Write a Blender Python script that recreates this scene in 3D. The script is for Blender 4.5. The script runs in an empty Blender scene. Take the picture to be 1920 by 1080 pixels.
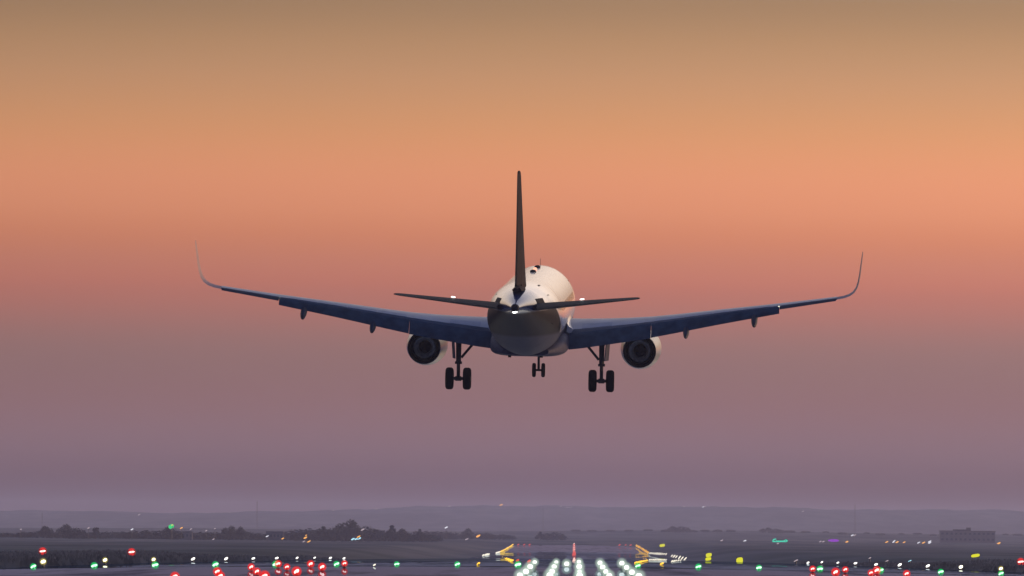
import bpy, bmesh, math, random
import numpy as np
from mathutils import Vector, Matrix

R = math.radians
PI = math.pi
sc = bpy.context.scene
col = sc.collection
rnd = random.Random(7)

# ------------------------------------------------------------------ camera
F_PX = 15267.0                     # focal length in pixels of a 1920 wide frame (a long telephoto)
EYE = 2.1                          # eye height above the paved overrun
PITCH, YAW, ROLL = R(1.678), R(0.439), R(0.57)
cam_d = bpy.data.cameras.new('camera')
cam_d.sensor_width = 36.0
cam_d.lens = F_PX / 1920 * 36
cam_d.clip_start = 1.0
cam_d.clip_end = 60000
cam = bpy.data.objects.new('camera', cam_d)
CAM_M = Matrix.Rotation(YAW, 4, 'Z') @ Matrix.Rotation(PI / 2 + PITCH, 4, 'X') @ Matrix.Rotation(ROLL, 4, 'Z')
CAM_M.translation = (0, 0, EYE)
cam.matrix_world = CAM_M
col.objects.link(cam)
sc.camera = cam

# ------------------------------------------------------------------ sky and sun
SUN_AZ, SUN_EL = R(62), R(3.0)      # azimuth clockwise from the runway direction (+Y)
world = bpy.data.worlds.new('World')
sc.world = world
world.use_nodes = True
wt = world.node_tree
wt.nodes.clear()
def wn(t, **k):
    n = wt.nodes.new(t)
    for a, b in k.items():
        setattr(n, a, b)
    return n
def wmath(op, a, b=None, clamp=False):
    n = wn('ShaderNodeMath', operation=op, use_clamp=clamp)
    for i, v in enumerate((a, b)):
        if v is None: continue
        if isinstance(v, (int, float)): n.inputs[i].default_value = v
        else: wt.links.new(v, n.inputs[i])
    return n.outputs[0]
def wramp(fac, stops, interp='LINEAR'):
    n = wn('ShaderNodeValToRGB')
    n.color_ramp.interpolation = interp
    el = n.color_ramp.elements
    while len(el) < len(stops): el.new(0.5)
    for e, (p, c) in zip(el, stops):
        e.position = p; e.color = (*c, 1)
    wt.links.new(fac, n.inputs[0])
    return n.outputs[0]
def wmix(f, a, b):
    n = wn('ShaderNodeMix', data_type='RGBA')
    for s, v in ((n.inputs[0], f), (n.inputs[6], a), (n.inputs[7], b)):
        if isinstance(v, (int, float)): s.default_value = v
        elif isinstance(v, tuple): s.default_value = (*v, 1)
        else: wt.links.new(v, s)
    return n.outputs[2]
tc = wn('ShaderNodeTexCoord')
sep = wn('ShaderNodeSeparateXYZ')
wt.links.new(tc.outputs['Generated'], sep.inputs[0])
elev = wmath('MULTIPLY', wmath('ARCSINE', sep.outputs[2]), 180 / PI)
azim = wmath('MULTIPLY', wmath('ARCTAN2', sep.outputs[0], sep.outputs[1]), 180 / PI)
nish = wn('ShaderNodeTexSky', sky_type='NISHITA')
nish.sun_disc = False
nish.sun_elevation = SUN_EL
nish.sun_rotation = SUN_AZ
nish.air_density = 1.0; nish.dust_density = 1.5; nish.ozone_density = 2.0
nsc = wn('ShaderNodeVectorMath', operation='SCALE'); nsc.inputs[3].default_value = 0.03
wt.links.new(nish.outputs[0], nsc.inputs[0])
# the banded afterglow over the horizon where the sun went down (linear colours by elevation in degrees)
GLOW = [(-1.0, (0.0996, 0.02, 0.02)), (0.0, (0.0996, 0.02, 0.02)), (0.2278, (0.0996, 0.02, 0.02)), (0.528, (0.2592, 0.1524, 0.1758)), (0.9033, (0.2992, 0.1419, 0.1328)), (1.2786, (0.2882, 0.1673, 0.1494)), (1.6539, (0.5535, 0.1762, 0.1209)), (1.8416, (0.5881, 0.2127, 0.1354)), (2.0292, (0.6768, 0.234, 0.119)), (2.2168, (0.7637, 0.2877, 0.1471)), (2.4796, (0.8262, 0.3191, 0.1597)), (2.7986, (0.7251, 0.3284, 0.1409)), (3.1551, (0.571, 0.3005, 0.1544)), (3.4178, (0.4918, 0.2705, 0.1329)), (3.6805, (0.3635, 0.218, 0.1191))]
HIGH = [(3.71, GLOW[-1][1]), (6.0, (.92, .68, .48)), (10.0, (1.32, 1.06, .84)), (18.0, (1.0, .90, .88)), (40.0, (.22, .30, .54))]
E0, E1 = -1.0, 40.0
fac = wmath('DIVIDE', wmath('SUBTRACT', elev, E0), E1 - E0)
lo = wmath('DIVIDE', wmath('SUBTRACT', elev, -1.0), 5.0, True)
loramp = wramp(lo, [((e + 1) / 5.0, c) for e, c in GLOW], 'B_SPLINE')
hiramp = wramp(fac, [((e - E0) / (E1 - E0), c) for e, c in HIGH])
glow = wmix(wmath('GREATER_THAN', elev, 3.71), loramp, hiramp)
# the glow leans to the sun's side and fades away from it
lean = wmath('MINIMUM', wmath('MAXIMUM', wmath('ADD', 1.0, wmath('MULTIPLY', azim, wmath('MULTIPLY', .03, wmath('DIVIDE', elev, 1.8, True)))), .86), 1.10)
lsc = wn('ShaderNodeVectorMath', operation='SCALE')
wt.links.new(glow, lsc.inputs[0]); wt.links.new(lean, lsc.inputs[3]); glow = lsc.outputs[0]
front = wmath('SUBTRACT', 1.0, wmath('SMOOTH_MIN', wmath('DIVIDE', wmath('MAXIMUM', wmath('SUBTRACT', wmath('ABSOLUTE', wmath('SUBTRACT', azim, 20)), 50), 0), 60), 1.0), True)
high = wmath('SUBTRACT', 1.0, wmath('DIVIDE', wmath('SUBTRACT', elev, 14), 26, True))
back = wramp(wmath('DIVIDE', elev, 60, True), [(0, (.018, .028, .080)), (.2, (.022, .050, .16)), (1, (.12, .19, .46))])
skyc = wmix(wmath('MULTIPLY', front, high), wmix(0.75, nsc.outputs[0], back), glow)
bg = wn('ShaderNodeBackground'); bg.inputs[1].default_value = 1.0
wt.links.new(skyc, bg.inputs[0])
wo = wn('ShaderNodeOutputWorld')
wt.links.new(bg.outputs[0], wo.inputs[0])

sun_d = bpy.data.lights.new('sun', 'SUN')
sun_d.energy = 2.0
sun_d.angle = R(4)
sun_d.color = (1.0, .62, .36)
sun = bpy.data.objects.new('sun', sun_d)
sdir = Vector((math.sin(SUN_AZ) * math.cos(SUN_EL), math.cos(SUN_AZ) * math.cos(SUN_EL), math.sin(SUN_EL)))
sun.rotation_euler = (-sdir).to_track_quat('-Z', 'Y').to_euler()
sun.location = (60, 200, 60)
col.objects.link(sun)

vs = sc.view_settings
sc.display_settings.display_device = 'sRGB'
vs.view_transform = 'Standard'; vs.look = 'None'; vs.exposure = 0.0; vs.gamma = 1.0; vs.use_curve_mapping = False
sc.render.engine = 'CYCLES'
cy = sc.cycles
cy.max_bounces = 6; cy.diffuse_bounces = 2; cy.glossy_bounces = 3; cy.transmission_bounces = 4; cy.transparent_max_bounces = 8
cy.volume_bounces = 2
cy.use_denoising = True
cy.sample_clamp_indirect = 4.0
sc.render.filter_size = 1.5

# ------------------------------------------------------------------ helpers: pixels to places
CAM_R = CAM_M.to_3x3()
def ray(px, py):
    """direction through a pixel of the 1920x1080 photograph, scaled to run one metre along +Y"""
    d = CAM_R @ Vector(((px - 960) / F_PX, (540 - py) / F_PX, -1.0))
    return d / d.y
def at(px, py, d):
    v = ray(px, py) * d
    return Vector((v.x, v.y, v.z + EYE))

def smooth(a, b, x):
    t = np.clip((x - a) / (b - a), 0, 1)
    return t * t * (3 - 2 * t)
def pchip(xs, ys):
    xs = np.array(xs, float); ys = np.array(ys, float)
    h = np.diff(xs); dl = np.diff(ys) / h
    m = np.zeros_like(ys)
    for i in range(1, len(xs) - 1):
        if dl[i - 1] * dl[i] > 0:
            w1 = 2 * h[i] + h[i - 1]; w2 = h[i] + 2 * h[i - 1]
            m[i] = (w1 + w2) / (w1 / dl[i - 1] + w2 / dl[i])
    m[0], m[-1] = dl[0], dl[-1]
    def f(x):
        x = np.clip(np.asarray(x, float), xs[0], xs[-1])
        i = np.clip(np.searchsorted(xs, x) - 1, 0, len(h) - 1)
        t = (x - xs[i]) / h[i]
        return ((2 * t**3 - 3 * t**2 + 1) * ys[i] + (t**3 - 2 * t**2 + t) * h[i] * m[i]
                + (-2 * t**3 + 3 * t**2) * ys[i + 1] + (t**3 - t**2) * h[i] * m[i + 1])
    return f

# centre line of the runway and the land beside it, heights below the eye
CX = 0.2
RW0, RW1 = 430.0, 3990.0
cl_f = pchip([-100, 380, 415, 470, 700, 1060, 1500, 2000, 2300, 2678, 3225, 3948, 4200, 5000, 9000, 26000],
             [-1.88, -1.88, -2.06, -2.14, -2.85, -4.16, -6.9, -8.55, -8.95, -9.4, -10.1, -8.9, -8.4, -8.2, -8.2, -8.2])
side_f = pchip([-100, 425, 480, 700, 1060, 1500, 2500, 5000, 9000, 26000],
               [-2.3, -2.5, -2.45, -3.1, -4.2, -4.95, -6.5, -8.0, -8.2, -8.2])
hill_px = pchip([-600, 0, 200, 350, 500, 600, 750, 900, 1000, 1100, 1200, 1260, 1350, 1500, 1650, 1800, 1850, 1920, 2600],
                [955, 957, 960, 962, 960.5, 957, 953, 948, 948, 951, 951.5, 948, 951, 953, 956, 957.5, 954, 959, 952])
HILL_D = 14500.0
def hill_top(x):
    x = np.asarray(x, float)
    bumps = 1.1 * np.sin(x * .021 + 1) + .8 * np.sin(x * .047 + 2.2) + .55 * np.sin(x * .11) + .35 * np.sin(x * .23 + .7)
    px = 1077 + x / HILL_D * F_PX
    # undo the camera's roll so that the skyline sits where the photograph has it
    return (988.5 + (px - 1080) * 0.00995 - hill_px(px)) / F_PX * HILL_D + bumps
def gz(x, y):
    """height of the land, world units (x, y may be arrays)"""
    x = np.asarray(x, float); y = np.asarray(y, float)
    a = np.abs(x - CX)
    rw = cl_f(y) - 0.42 * np.minimum(a / 30, 1.3) ** 2
    sd = side_f(y) + 0.12 * np.sin(x * .11 + y * .013) * smooth(470, 520, y)
    w = smooth(31, 62, a) * smooth(425, 470, y)
    w = np.maximum(w, smooth(4300, 5200, y))
    z = rw * (1 - w) + sd * w
    rg = smooth(11000, HILL_D, y)
    z = z + (hill_top(x) + 8.2) * rg
    # low nearer ridge at the far side
    z = z + smooth(6200, 7600, y) * (1 - smooth(8200, 10500, y)) * (2.5 + 3.0 * smooth(-300, 200, x) + .8 * np.sin(x * .013))
    return z + EYE
def hit(px, py, d0=260.0, d1=14500.0):
    r = ray(px, py)
    ds = np.exp(np.linspace(math.log(d0), math.log(d1), 4000))
    zz = r.z * ds + EYE
    under = zz < gz(r.x * ds, ds)
    k = int(np.argmax(under)) if under.any() else len(ds) - 1
    d = float(ds[k])
    return Vector((r.x * d, d, float(gz(r.x * d, d))))

# ------------------------------------------------------------------ helpers: materials
MATS = {}
def mat(name, base, rough=.6, metal=0.0, noise=0.0, nscale=3.0, coat=0.0, bump=0.0, spec=.5):
    m = bpy.data.materials.new(name); m.use_nodes = True
    nt = m.node_tree; p = nt.nodes['Principled BSDF']
    p.inputs['Base Color'].default_value = (*base, 1)
    p.inputs['Roughness'].default_value = rough
    p.inputs['Metallic'].default_value = metal
    p.inputs['Coat Weight'].default_value = coat
    p.inputs['Coat Roughness'].default_value = .06
    p.inputs['Specular IOR Level'].default_value = spec
    if noise > 0 or bump > 0:
        t = nt.nodes.new('ShaderNodeTexCoord')
        n = nt.nodes.new('ShaderNodeTexNoise'); n.inputs['Scale'].default_value = nscale; n.inputs['Detail'].default_value = 5
        nt.links.new(t.outputs['Object'], n.inputs['Vector'])
        if noise > 0:
            mp = nt.nodes.new('ShaderNodeMapRange')
            mp.inputs[1].default_value = .3; mp.inputs[2].default_value = .7
            mp.inputs[3].default_value = 1 - noise; mp.inputs[4].default_value = 1 + noise
            nt.links.new(n.outputs[0], mp.inputs[0])
            v = nt.nodes.new('ShaderNodeVectorMath'); v.operation = 'SCALE'
            v.inputs[0].default_value = base
            nt.links.new(mp.outputs[0], v.inputs[3])
            nt.links.new(v.outputs[0], p.inputs['Base Color'])
        if bump > 0:
            b = nt.nodes.new('ShaderNodeBump'); b.inputs['Strength'].default_value = bump
            nt.links.new(n.outputs[0], b.inputs['Height'])
            nt.links.new(b.outputs[0], p.inputs['Normal'])
    MATS[name] = m
    return m
def emit(name, color, strength, sampling='NONE'):
    m = bpy.data.materials.new(name); m.use_nodes = True
    nt = m.node_tree; nt.nodes.clear()
    e = nt.nodes.new('ShaderNodeEmission'); e.inputs[0].default_value = (*color, 1); e.inputs[1].default_value = strength
    o = nt.nodes.new('ShaderNodeOutputMaterial'); nt.links.new(e.outputs[0], o.inputs[0])
    m.cycles.emission_sampling = sampling
    MATS[name] = m
    return m
def halo_globe(name, color, strength, alpha, falloff=1.6):
    """lens bloom round a bulb, added as a ball: glows and lets the bulb be seen through it, clearer towards its rim"""
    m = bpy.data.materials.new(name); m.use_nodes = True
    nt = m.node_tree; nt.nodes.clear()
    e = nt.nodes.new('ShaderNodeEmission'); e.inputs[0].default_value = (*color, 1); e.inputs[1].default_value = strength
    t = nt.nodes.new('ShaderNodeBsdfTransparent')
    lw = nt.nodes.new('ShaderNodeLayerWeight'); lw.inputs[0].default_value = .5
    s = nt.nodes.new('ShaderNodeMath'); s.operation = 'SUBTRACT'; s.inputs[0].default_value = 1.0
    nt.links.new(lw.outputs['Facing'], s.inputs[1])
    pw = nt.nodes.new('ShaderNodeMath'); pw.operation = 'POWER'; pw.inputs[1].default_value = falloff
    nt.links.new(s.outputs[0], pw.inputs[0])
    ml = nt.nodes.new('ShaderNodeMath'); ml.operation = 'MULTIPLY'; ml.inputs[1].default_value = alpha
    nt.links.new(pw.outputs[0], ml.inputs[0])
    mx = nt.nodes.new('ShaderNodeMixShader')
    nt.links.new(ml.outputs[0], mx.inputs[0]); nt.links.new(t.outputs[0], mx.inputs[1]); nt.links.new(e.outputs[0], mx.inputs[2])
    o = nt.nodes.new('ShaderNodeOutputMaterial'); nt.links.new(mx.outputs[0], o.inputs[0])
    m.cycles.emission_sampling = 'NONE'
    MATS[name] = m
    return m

# ------------------------------------------------------------------ helpers: meshes
class MB:
    def __init__(self): self.v = []; self.f = []
    def add(self, vs, fs):
        o = len(self.v)
        self.v += [tuple(p) for p in vs]
        self.f += [tuple(i + o for i in q) for q in fs]
        return self
    def loft(self, rings, cap=True, closed=True):
        n = len(rings[0]); vs = [p for r in rings for p in r]; fs = []
        for i in range(len(rings) - 1):
            for j in range(n if closed else n - 1):
                k = (j + 1) % n
                fs.append((i * n + j, i * n + k, (i + 1) * n + k, (i + 1) * n + j))
        if cap:
            fs.append(tuple(reversed(range(n)))); fs.append(tuple(range((len(rings) - 1) * n, len(rings) * n)))
        return self.add(vs, fs)
    def box(self, c, s, rot=None):
        x, y, z = (a / 2 for a in s)
        vs = [Vector(p) for p in ((-x, -y, -z), (x, -y, -z), (x, y, -z), (-x, y, -z), (-x, -y, z), (x, -y, z), (x, y, z), (-x, y, z))]
        if rot is not None: vs = [rot @ p for p in vs]
        vs = [p + Vector(c) for p in vs]
        return self.add(vs, [(3, 2, 1, 0), (4, 5, 6, 7), (0, 1, 5, 4), (1, 2, 6, 5), (2, 3, 7, 6), (3, 0, 4, 7)])
    def tube(self, a, b, r0, r1=None, n=12):
        a = Vector(a); b = Vector(b); r1 = r0 if r1 is None else r1
        d = (b - a).normalized()
        u = d.orthogonal().normalized(); w = d.cross(u)
        ring = lambda p, r: [p + u * (r * math.cos(t * 2 * PI / n)) + w * (r * math.sin(t * 2 * PI / n)) for t in range(n)]
        return self.loft([ring(a, r0), ring(b, r1)])
    def lathe_y(self, prof, c, n=40, cap=True, sy=1.0):
        """prof = [(y, r)] turned round the Y axis through c"""
        rings = [[(c[0] + r * math.cos(t * 2 * PI / n), c[1] + y, c[2] + r * sy * math.sin(t * 2 * PI / n)) for t in range(n)] for y, r in prof]
        return self.loft(rings, cap)
    def lathe_x(self, prof, c, n=28):
        rings = [[(c[0] + x, c[1] + r * math.cos(t * 2 * PI / n), c[2] + r * math.sin(t * 2 * PI / n)) for t in range(n)] for x, r in prof]
        return self.loft(rings)
    def ball(self, c, r, rot=None, n=14, m=8):
        c = Vector(c); r = Vector(r) if not isinstance(r, (int, float)) else Vector((r, r, r))
        rings = []
        for i in range(1, m):
            a = PI * i / m
            ring = []
            for t in range(n):
                p = Vector((r.x * math.sin(a) * math.cos(2 * PI * t / n), r.y * math.sin(a) * math.sin(2 * PI * t / n), r.z * math.cos(a)))
                ring.append(c + (rot @ p if rot is not None else p))
            rings.append(ring)
        return self.loft(rings)
    def mesh(self, name, material, smooth_deg=35):
        me = bpy.data.meshes.new(name)
        me.from_pydata([tuple(p) for p in self.v], [], self.f)
        bm = bmesh.new(); bm.from_mesh(me)
        bmesh.ops.recalc_face_normals(bm, faces=bm.faces)
        bm.to_mesh(me); bm.free()
        if smooth_deg:
            me.polygons.foreach_set('use_smooth', [True] * len(me.polygons))
            me.set_sharp_from_angle(angle=R(smooth_deg))
        me.materials.append(material)
        return me
    def obj(self, name, material, parent=None, smooth_deg=35):
        return link(name, self.mesh(name, material, smooth_deg), parent)
def link(name, data, parent=None):
    o = bpy.data.objects.new(name, data); col.objects.link(o)
    if parent is not None: o.parent = parent
    return o
def tag(o, label=None, cat=None, group=None, kind=None):
    if label: o['label'] = label
    if cat: o['category'] = cat
    if group: o['group'] = group
    if kind: o['kind'] = kind
    return o
def empty(name, loc, label, cat, group=None):
    o = bpy.data.objects.new(name, None); o.empty_display_size = .5
    o.location = loc; col.objects.link(o)
    return tag(o, label, cat, group)
ORD = ['first', 'second', 'third', 'fourth', 'fifth', 'sixth', 'seventh', 'eighth', 'ninth', 'tenth', 'eleventh', 'twelfth',
       'thirteenth', 'fourteenth', 'fifteenth', 'sixteenth', 'seventeenth', 'eighteenth', 'nineteenth', 'twentieth',
       'twenty-first', 'twenty-second', 'twenty-third', 'twenty-fourth', 'twenty-fifth', 'twenty-sixth', 'twenty-seventh', 'twenty-eighth',
       'twenty-ninth', 'thirtieth', 'thirty-first', 'thirty-second', 'thirty-third', 'thirty-fourth', 'thirty-fifth', 'thirty-sixth',
       'thirty-seventh', 'thirty-eighth', 'thirty-ninth', 'fortieth', 'forty-first', 'forty-second', 'forty-third', 'forty-fourth', 'forty-fifth', 'forty-sixth', 'forty-seventh', 'forty-eighth', 'forty-ninth', 'fiftieth']

# ------------------------------------------------------------------ materials
def ground_mat():
    m = bpy.data.materials.new('dry_grassland'); m.use_nodes = True
    nt = m.node_tree; p = nt.nodes['Principled BSDF']
    t = nt.nodes.new('ShaderNodeTexCoord')
    mp = nt.nodes.new('ShaderNodeMapping'); mp.inputs['Scale'].default_value = (1, .12, 1)
    nt.links.new(t.outputs['Object'], mp.inputs[0])
    n1 = nt.nodes.new('ShaderNodeTexNoise'); n1.inputs['Scale'].default_value = .03; n1.inputs['Detail'].default_value = 6
    nt.links.new(mp.outputs[0], n1.inputs['Vector'])
    r = nt.nodes.new('ShaderNodeValToRGB')
    for e, (pp, c) in zip(r.color_ramp.elements, ((.35, (.13, .13, .10)), (.68, (.24, .22, .18)))):
        e.position = pp; e.color = (*c, 1)
    # broad patches of scrub and bare field
    n2 = nt.nodes.new('ShaderNodeTexNoise'); n2.inputs['Scale'].default_value = .006; n2.inputs['Detail'].default_value = 4
    nt.links.new(mp.outputs[0], n2.inputs['Vector'])
    mr = nt.nodes.new('ShaderNodeMapRange'); mr.inputs[1].default_value = .35; mr.inputs[2].default_value = .65
    mr.inputs[3].default_value = .75; mr.inputs[4].default_value = 1.4
    nt.links.new(n2.outputs[0], mr.inputs[0])
    vv = nt.nodes.new('ShaderNodeVectorMath'); vv.operation = 'SCALE'
    nt.links.new(n1.outputs[0], r.inputs[0]); nt.links.new(r.outputs[0], vv.inputs[0]); nt.links.new(mr.outputs[0], vv.inputs[3])
    nt.links.new(vv.outputs[0], p.inputs['Base Color'])
    p.inputs['Roughness'].default_value = .95; p.inputs['Specular IOR Level'].default_value = .0
    return m
def runway_mat():
    m = bpy.data.materials.new('mirror_smooth_asphalt'); m.use_nodes = True
    nt = m.node_tree; p = nt.nodes['Principled BSDF']
    t = nt.nodes.new('ShaderNodeTexCoord')
    mp = nt.nodes.new('ShaderNodeMapping'); mp.inputs['Scale'].default_value = (1, .05, 1)
    nt.links.new(t.outputs['Object'], mp.inputs[0])
    n1 = nt.nodes.new('ShaderNodeTexNoise'); n1.inputs['Scale'].default_value = .35; n1.inputs['Detail'].default_value = 6
    nt.links.new(mp.outputs[0], n1.inputs['Vector'])
    r = nt.nodes.new('ShaderNodeValToRGB')
    for e, (pp, c) in zip(r.color_ramp.elements, ((.35, (.050, .070, .082)), (.7, (.10, .135, .155)))):
        e.position = pp; e.color = (*c, 1)
    nt.links.new(n1.outputs[0], r.inputs[0]); nt.links.new(r.outputs[0], p.inputs['Base Color'])
    p.inputs['Roughness'].default_value = .9; p.inputs['Specular IOR Level'].default_value = 0.0
    g = nt.nodes.new('ShaderNodeBsdfGlossy'); g.inputs['Roughness'].default_value = 0.0  # mirror gloss stands in for heat mirage over the paving
    g.inputs['Color'].default_value = (.58, .67, .75, 1)
    r2 = nt.nodes.new('ShaderNodeMapRange'); r2.inputs[1].default_value = .34; r2.inputs[2].default_value = .5
    r2.inputs[3].default_value = .35; r2.inputs[4].default_value = .78
    nt.links.new(n1.outputs[0], r2.inputs[0])
    mx = nt.nodes.new('ShaderNodeMixShader')
    nt.links.new(r2.outputs[0], mx.inputs[0]); nt.links.new(p.outputs[0], mx.inputs[1]); nt.links.new(g.outputs[0], mx.inputs[2])
    nt.links.new(mx.outputs[0], nt.nodes['Material Output'].inputs[0])
    return m
M_GROUND = ground_mat()
M_RUNWAY = runway_mat()
M_GRASS = mat('grass_blades', (.37, .30, .22), .9, noise=.5, nscale=.3, spec=.1)
M_WHITE = mat('white_aircraft_paint', (.78, .78, .78), .22, noise=.04, nscale=1.2, coat=.6)
def livery():
    m = mat('white_fuselage_paint', (.78, .78, .78), .24, coat=.6)
    nt = m.node_tree; p = nt.nodes['Principled BSDF']
    t = nt.nodes.new('ShaderNodeTexCoord'); sp = nt.nodes.new('ShaderNodeSeparateXYZ')
    nt.links.new(t.outputs['Object'], sp.inputs[0])
    n = nt.nodes.new('ShaderNodeTexNoise'); n.inputs['Scale'].default_value = 1.6; n.inputs['Detail'].default_value = 6
    nt.links.new(t.outputs['Object'], n.inputs['Vector'])
    def ma(op, a, b, cl=False):
        q = nt.nodes.new('ShaderNodeMath'); q.operation = op; q.use_clamp = cl
        for i, v in enumerate((a, b)):
            if isinstance(v, (int, float)): q.inputs[i].default_value = v
            else: nt.links.new(v, q.inputs[i])
        return q.outputs[0]
    # grey belly below the waterline, dark tail paint sweeping down from the fin behind the wing: station s = 17.7 - y, height z
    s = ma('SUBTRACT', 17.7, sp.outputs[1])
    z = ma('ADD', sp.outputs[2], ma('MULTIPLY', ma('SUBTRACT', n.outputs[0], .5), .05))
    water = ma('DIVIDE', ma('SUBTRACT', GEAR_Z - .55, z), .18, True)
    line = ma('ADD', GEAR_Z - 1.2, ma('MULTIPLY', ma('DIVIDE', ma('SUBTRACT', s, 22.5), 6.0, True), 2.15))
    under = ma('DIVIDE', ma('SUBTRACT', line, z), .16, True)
    tip = ma('DIVIDE', ma('SUBTRACT', s, ma('ADD', 31.8, ma('MULTIPLY', ma('SUBTRACT', z, GEAR_Z + 1.0), .3))), 1.6, True)  # bluish shading and reflection on the white tail end, painted into the colour
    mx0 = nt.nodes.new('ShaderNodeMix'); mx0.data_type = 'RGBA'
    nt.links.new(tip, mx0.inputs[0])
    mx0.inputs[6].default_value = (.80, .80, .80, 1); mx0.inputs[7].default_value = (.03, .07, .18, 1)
    mx1 = nt.nodes.new('ShaderNodeMix'); mx1.data_type = 'RGBA'
    nt.links.new(under, mx1.inputs[0]); nt.links.new(mx0.outputs[2], mx1.inputs[6])
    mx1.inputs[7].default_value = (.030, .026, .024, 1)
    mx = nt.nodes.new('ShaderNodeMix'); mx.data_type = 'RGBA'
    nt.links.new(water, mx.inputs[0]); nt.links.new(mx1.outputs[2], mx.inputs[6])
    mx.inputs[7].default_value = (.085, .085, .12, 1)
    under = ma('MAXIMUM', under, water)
    dirt = nt.nodes.new('ShaderNodeMapRange'); dirt.inputs[1].default_value = .3; dirt.inputs[2].default_value = .7
    dirt.inputs[3].default_value = .9; dirt.inputs[4].default_value = 1.05
    nt.links.new(n.outputs[0], dirt.inputs[0])
    v = nt.nodes.new('ShaderNodeVectorMath'); v.operation = 'SCALE'
    nt.links.new(mx.outputs[2], v.inputs[0]); nt.links.new(dirt.outputs[0], v.inputs[3])
    nt.links.new(v.outputs[0], p.inputs['Base Color'])
    bmp = nt.nodes.new('ShaderNodeBump'); bmp.inputs['Strength'].default_value = .12; bmp.inputs['Distance'].default_value = .03
    nt.links.new(n.outputs[0], bmp.inputs['Height']); nt.links.new(bmp.outputs[0], p.inputs['Normal']); nt.links.new(bmp.outputs[0], p.inputs['Coat Normal'])
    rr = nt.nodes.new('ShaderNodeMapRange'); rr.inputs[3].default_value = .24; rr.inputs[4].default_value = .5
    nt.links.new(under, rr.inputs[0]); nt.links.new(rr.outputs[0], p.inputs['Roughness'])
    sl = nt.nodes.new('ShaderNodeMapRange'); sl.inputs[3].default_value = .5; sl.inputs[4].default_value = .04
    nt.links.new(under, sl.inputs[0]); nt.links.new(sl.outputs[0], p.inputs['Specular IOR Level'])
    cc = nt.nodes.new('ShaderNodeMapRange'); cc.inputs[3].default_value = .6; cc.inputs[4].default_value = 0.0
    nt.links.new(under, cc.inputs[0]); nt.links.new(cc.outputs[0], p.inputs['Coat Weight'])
    return m
GEAR_Z = 4.15
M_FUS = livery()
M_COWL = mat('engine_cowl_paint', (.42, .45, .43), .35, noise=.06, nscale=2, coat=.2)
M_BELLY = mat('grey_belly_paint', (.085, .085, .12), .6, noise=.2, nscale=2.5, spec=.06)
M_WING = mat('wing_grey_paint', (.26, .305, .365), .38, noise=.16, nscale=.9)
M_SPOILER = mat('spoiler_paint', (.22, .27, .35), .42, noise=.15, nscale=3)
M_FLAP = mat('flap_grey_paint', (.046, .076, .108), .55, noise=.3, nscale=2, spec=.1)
M_FIN = mat('dark_maroon_paint', (.026, .017, .016), .8, noise=.1, nscale=1, spec=.08)
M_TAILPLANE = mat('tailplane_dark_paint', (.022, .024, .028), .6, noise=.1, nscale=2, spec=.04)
M_WINGLET = mat('winglet_paint', (.50, .33, .30), .6, noise=.05, nscale=1, spec=.2)
M_AILERON = mat('aileron_dark', (.03, .035, .05), .6, noise=.1, nscale=2, spec=.2)  # one tone, much darker than the wing grey
M_NOZZLE = mat('burnt_nozzle_metal', (.22, .20, .17), .6, metal=.0, noise=.3, nscale=4)
M_LIP = mat('bare_metal_lip', (.40, .40, .40), .35, metal=.6, noise=.1, nscale=5)
M_CORE = mat('exhaust_core_metal', (.75, .70, .62), .6, metal=.0, noise=.3, nscale=5)
M_BLACK = mat('soot_black', (.008, .008, .008), .8)
M_TYRE = mat('tyre_rubber', (.006, .006, .006), .9, spec=.0, noise=.2, nscale=6)
M_STRUT = mat('gear_grey_steel', (.03, .03, .033), .6, spec=.1, noise=.2, nscale=6)
M_HUB = mat('wheel_hub_metal', (.12, .12, .13), .4, metal=.6)
M_DARKTRIM = mat('dark_trim_seal', (.015, .017, .02), .7, spec=.05)
M_METAL = mat('lamp_housing_metal', (.10, .10, .09), .5, metal=.5, noise=.15, nscale=8)
M_BARK = mat('bark', (.045, .035, .028), .9, noise=.3, nscale=2)
M_LEAF = mat('dark_leaves', (.026, .036, .026), .8, noise=.55, nscale=.6, spec=.2)
M_CONC = mat('weathered_concrete', (.20, .19, .185), .8, noise=.15, nscale=.4)
M_ROOF = mat('roof_felt', (.10, .09, .09), .9, noise=.2, nscale=.5)
M_PANE = mat('cabin_window_glass', (.06, .06, .065), .1)
M_WIN = mat('dark_window_glass', (.07, .075, .085), .4)

M_BULB = emit('white_bulb', (1.0, .97, .90), 2.2)
M_BULB_W = emit('warm_white_bulb', (1.0, .92, .66), 4.0)
M_BULB_G = emit('green_white_bulb', (.62, 1.0, .72), 3.0)
M_BULB_R = emit('red_white_bulb', (1.0, .88, .82), 5.0)
M_AMBER = emit('amber_lens', (1.0, .56, .06), 1.7)
M_AMBER_O = emit('orange_lens', (1.0, .48, .05), 1.7)
M_FARWHITE = emit('cream_lens', (1.0, .93, .75), 1.3)
M_REDLENS = emit('red_lens', (1.0, .12, .10), .8)
M_REDWHITE = emit('pale_red_lens', (1.0, .62, .55), 1.1)
M_YELLOW = emit('yellow_sign_glow', (.80, .78, .02), 1.0)
M_TEAL = emit('teal_neon', (.02, .82, .52), 1.0)
M_PURPLE = emit('purple_light_band', (.30, .02, .62), 1.0)
M_CITY_O = emit('sodium_lamp', (1.0, .45, .08), 1.4)
M_CITY_W = emit('pale_street_lamp', (.90, .92, 1.0), 1.1)
M_CITY_C = emit('cyan_white_lamp', (.45, .85, 1.0), 1.3)
M_CITY_F = emit('faint_lamp', (.75, .62, .66), .7)
M_CITY_G = emit('green_lamp', (.02, .80, .22), 1.0)
M_STROBE = emit('white_strobe', (1, 1, .96), 3.0)
M_BEACON = emit('orange_beacon', (1, .45, .30), 1.6)
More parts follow.
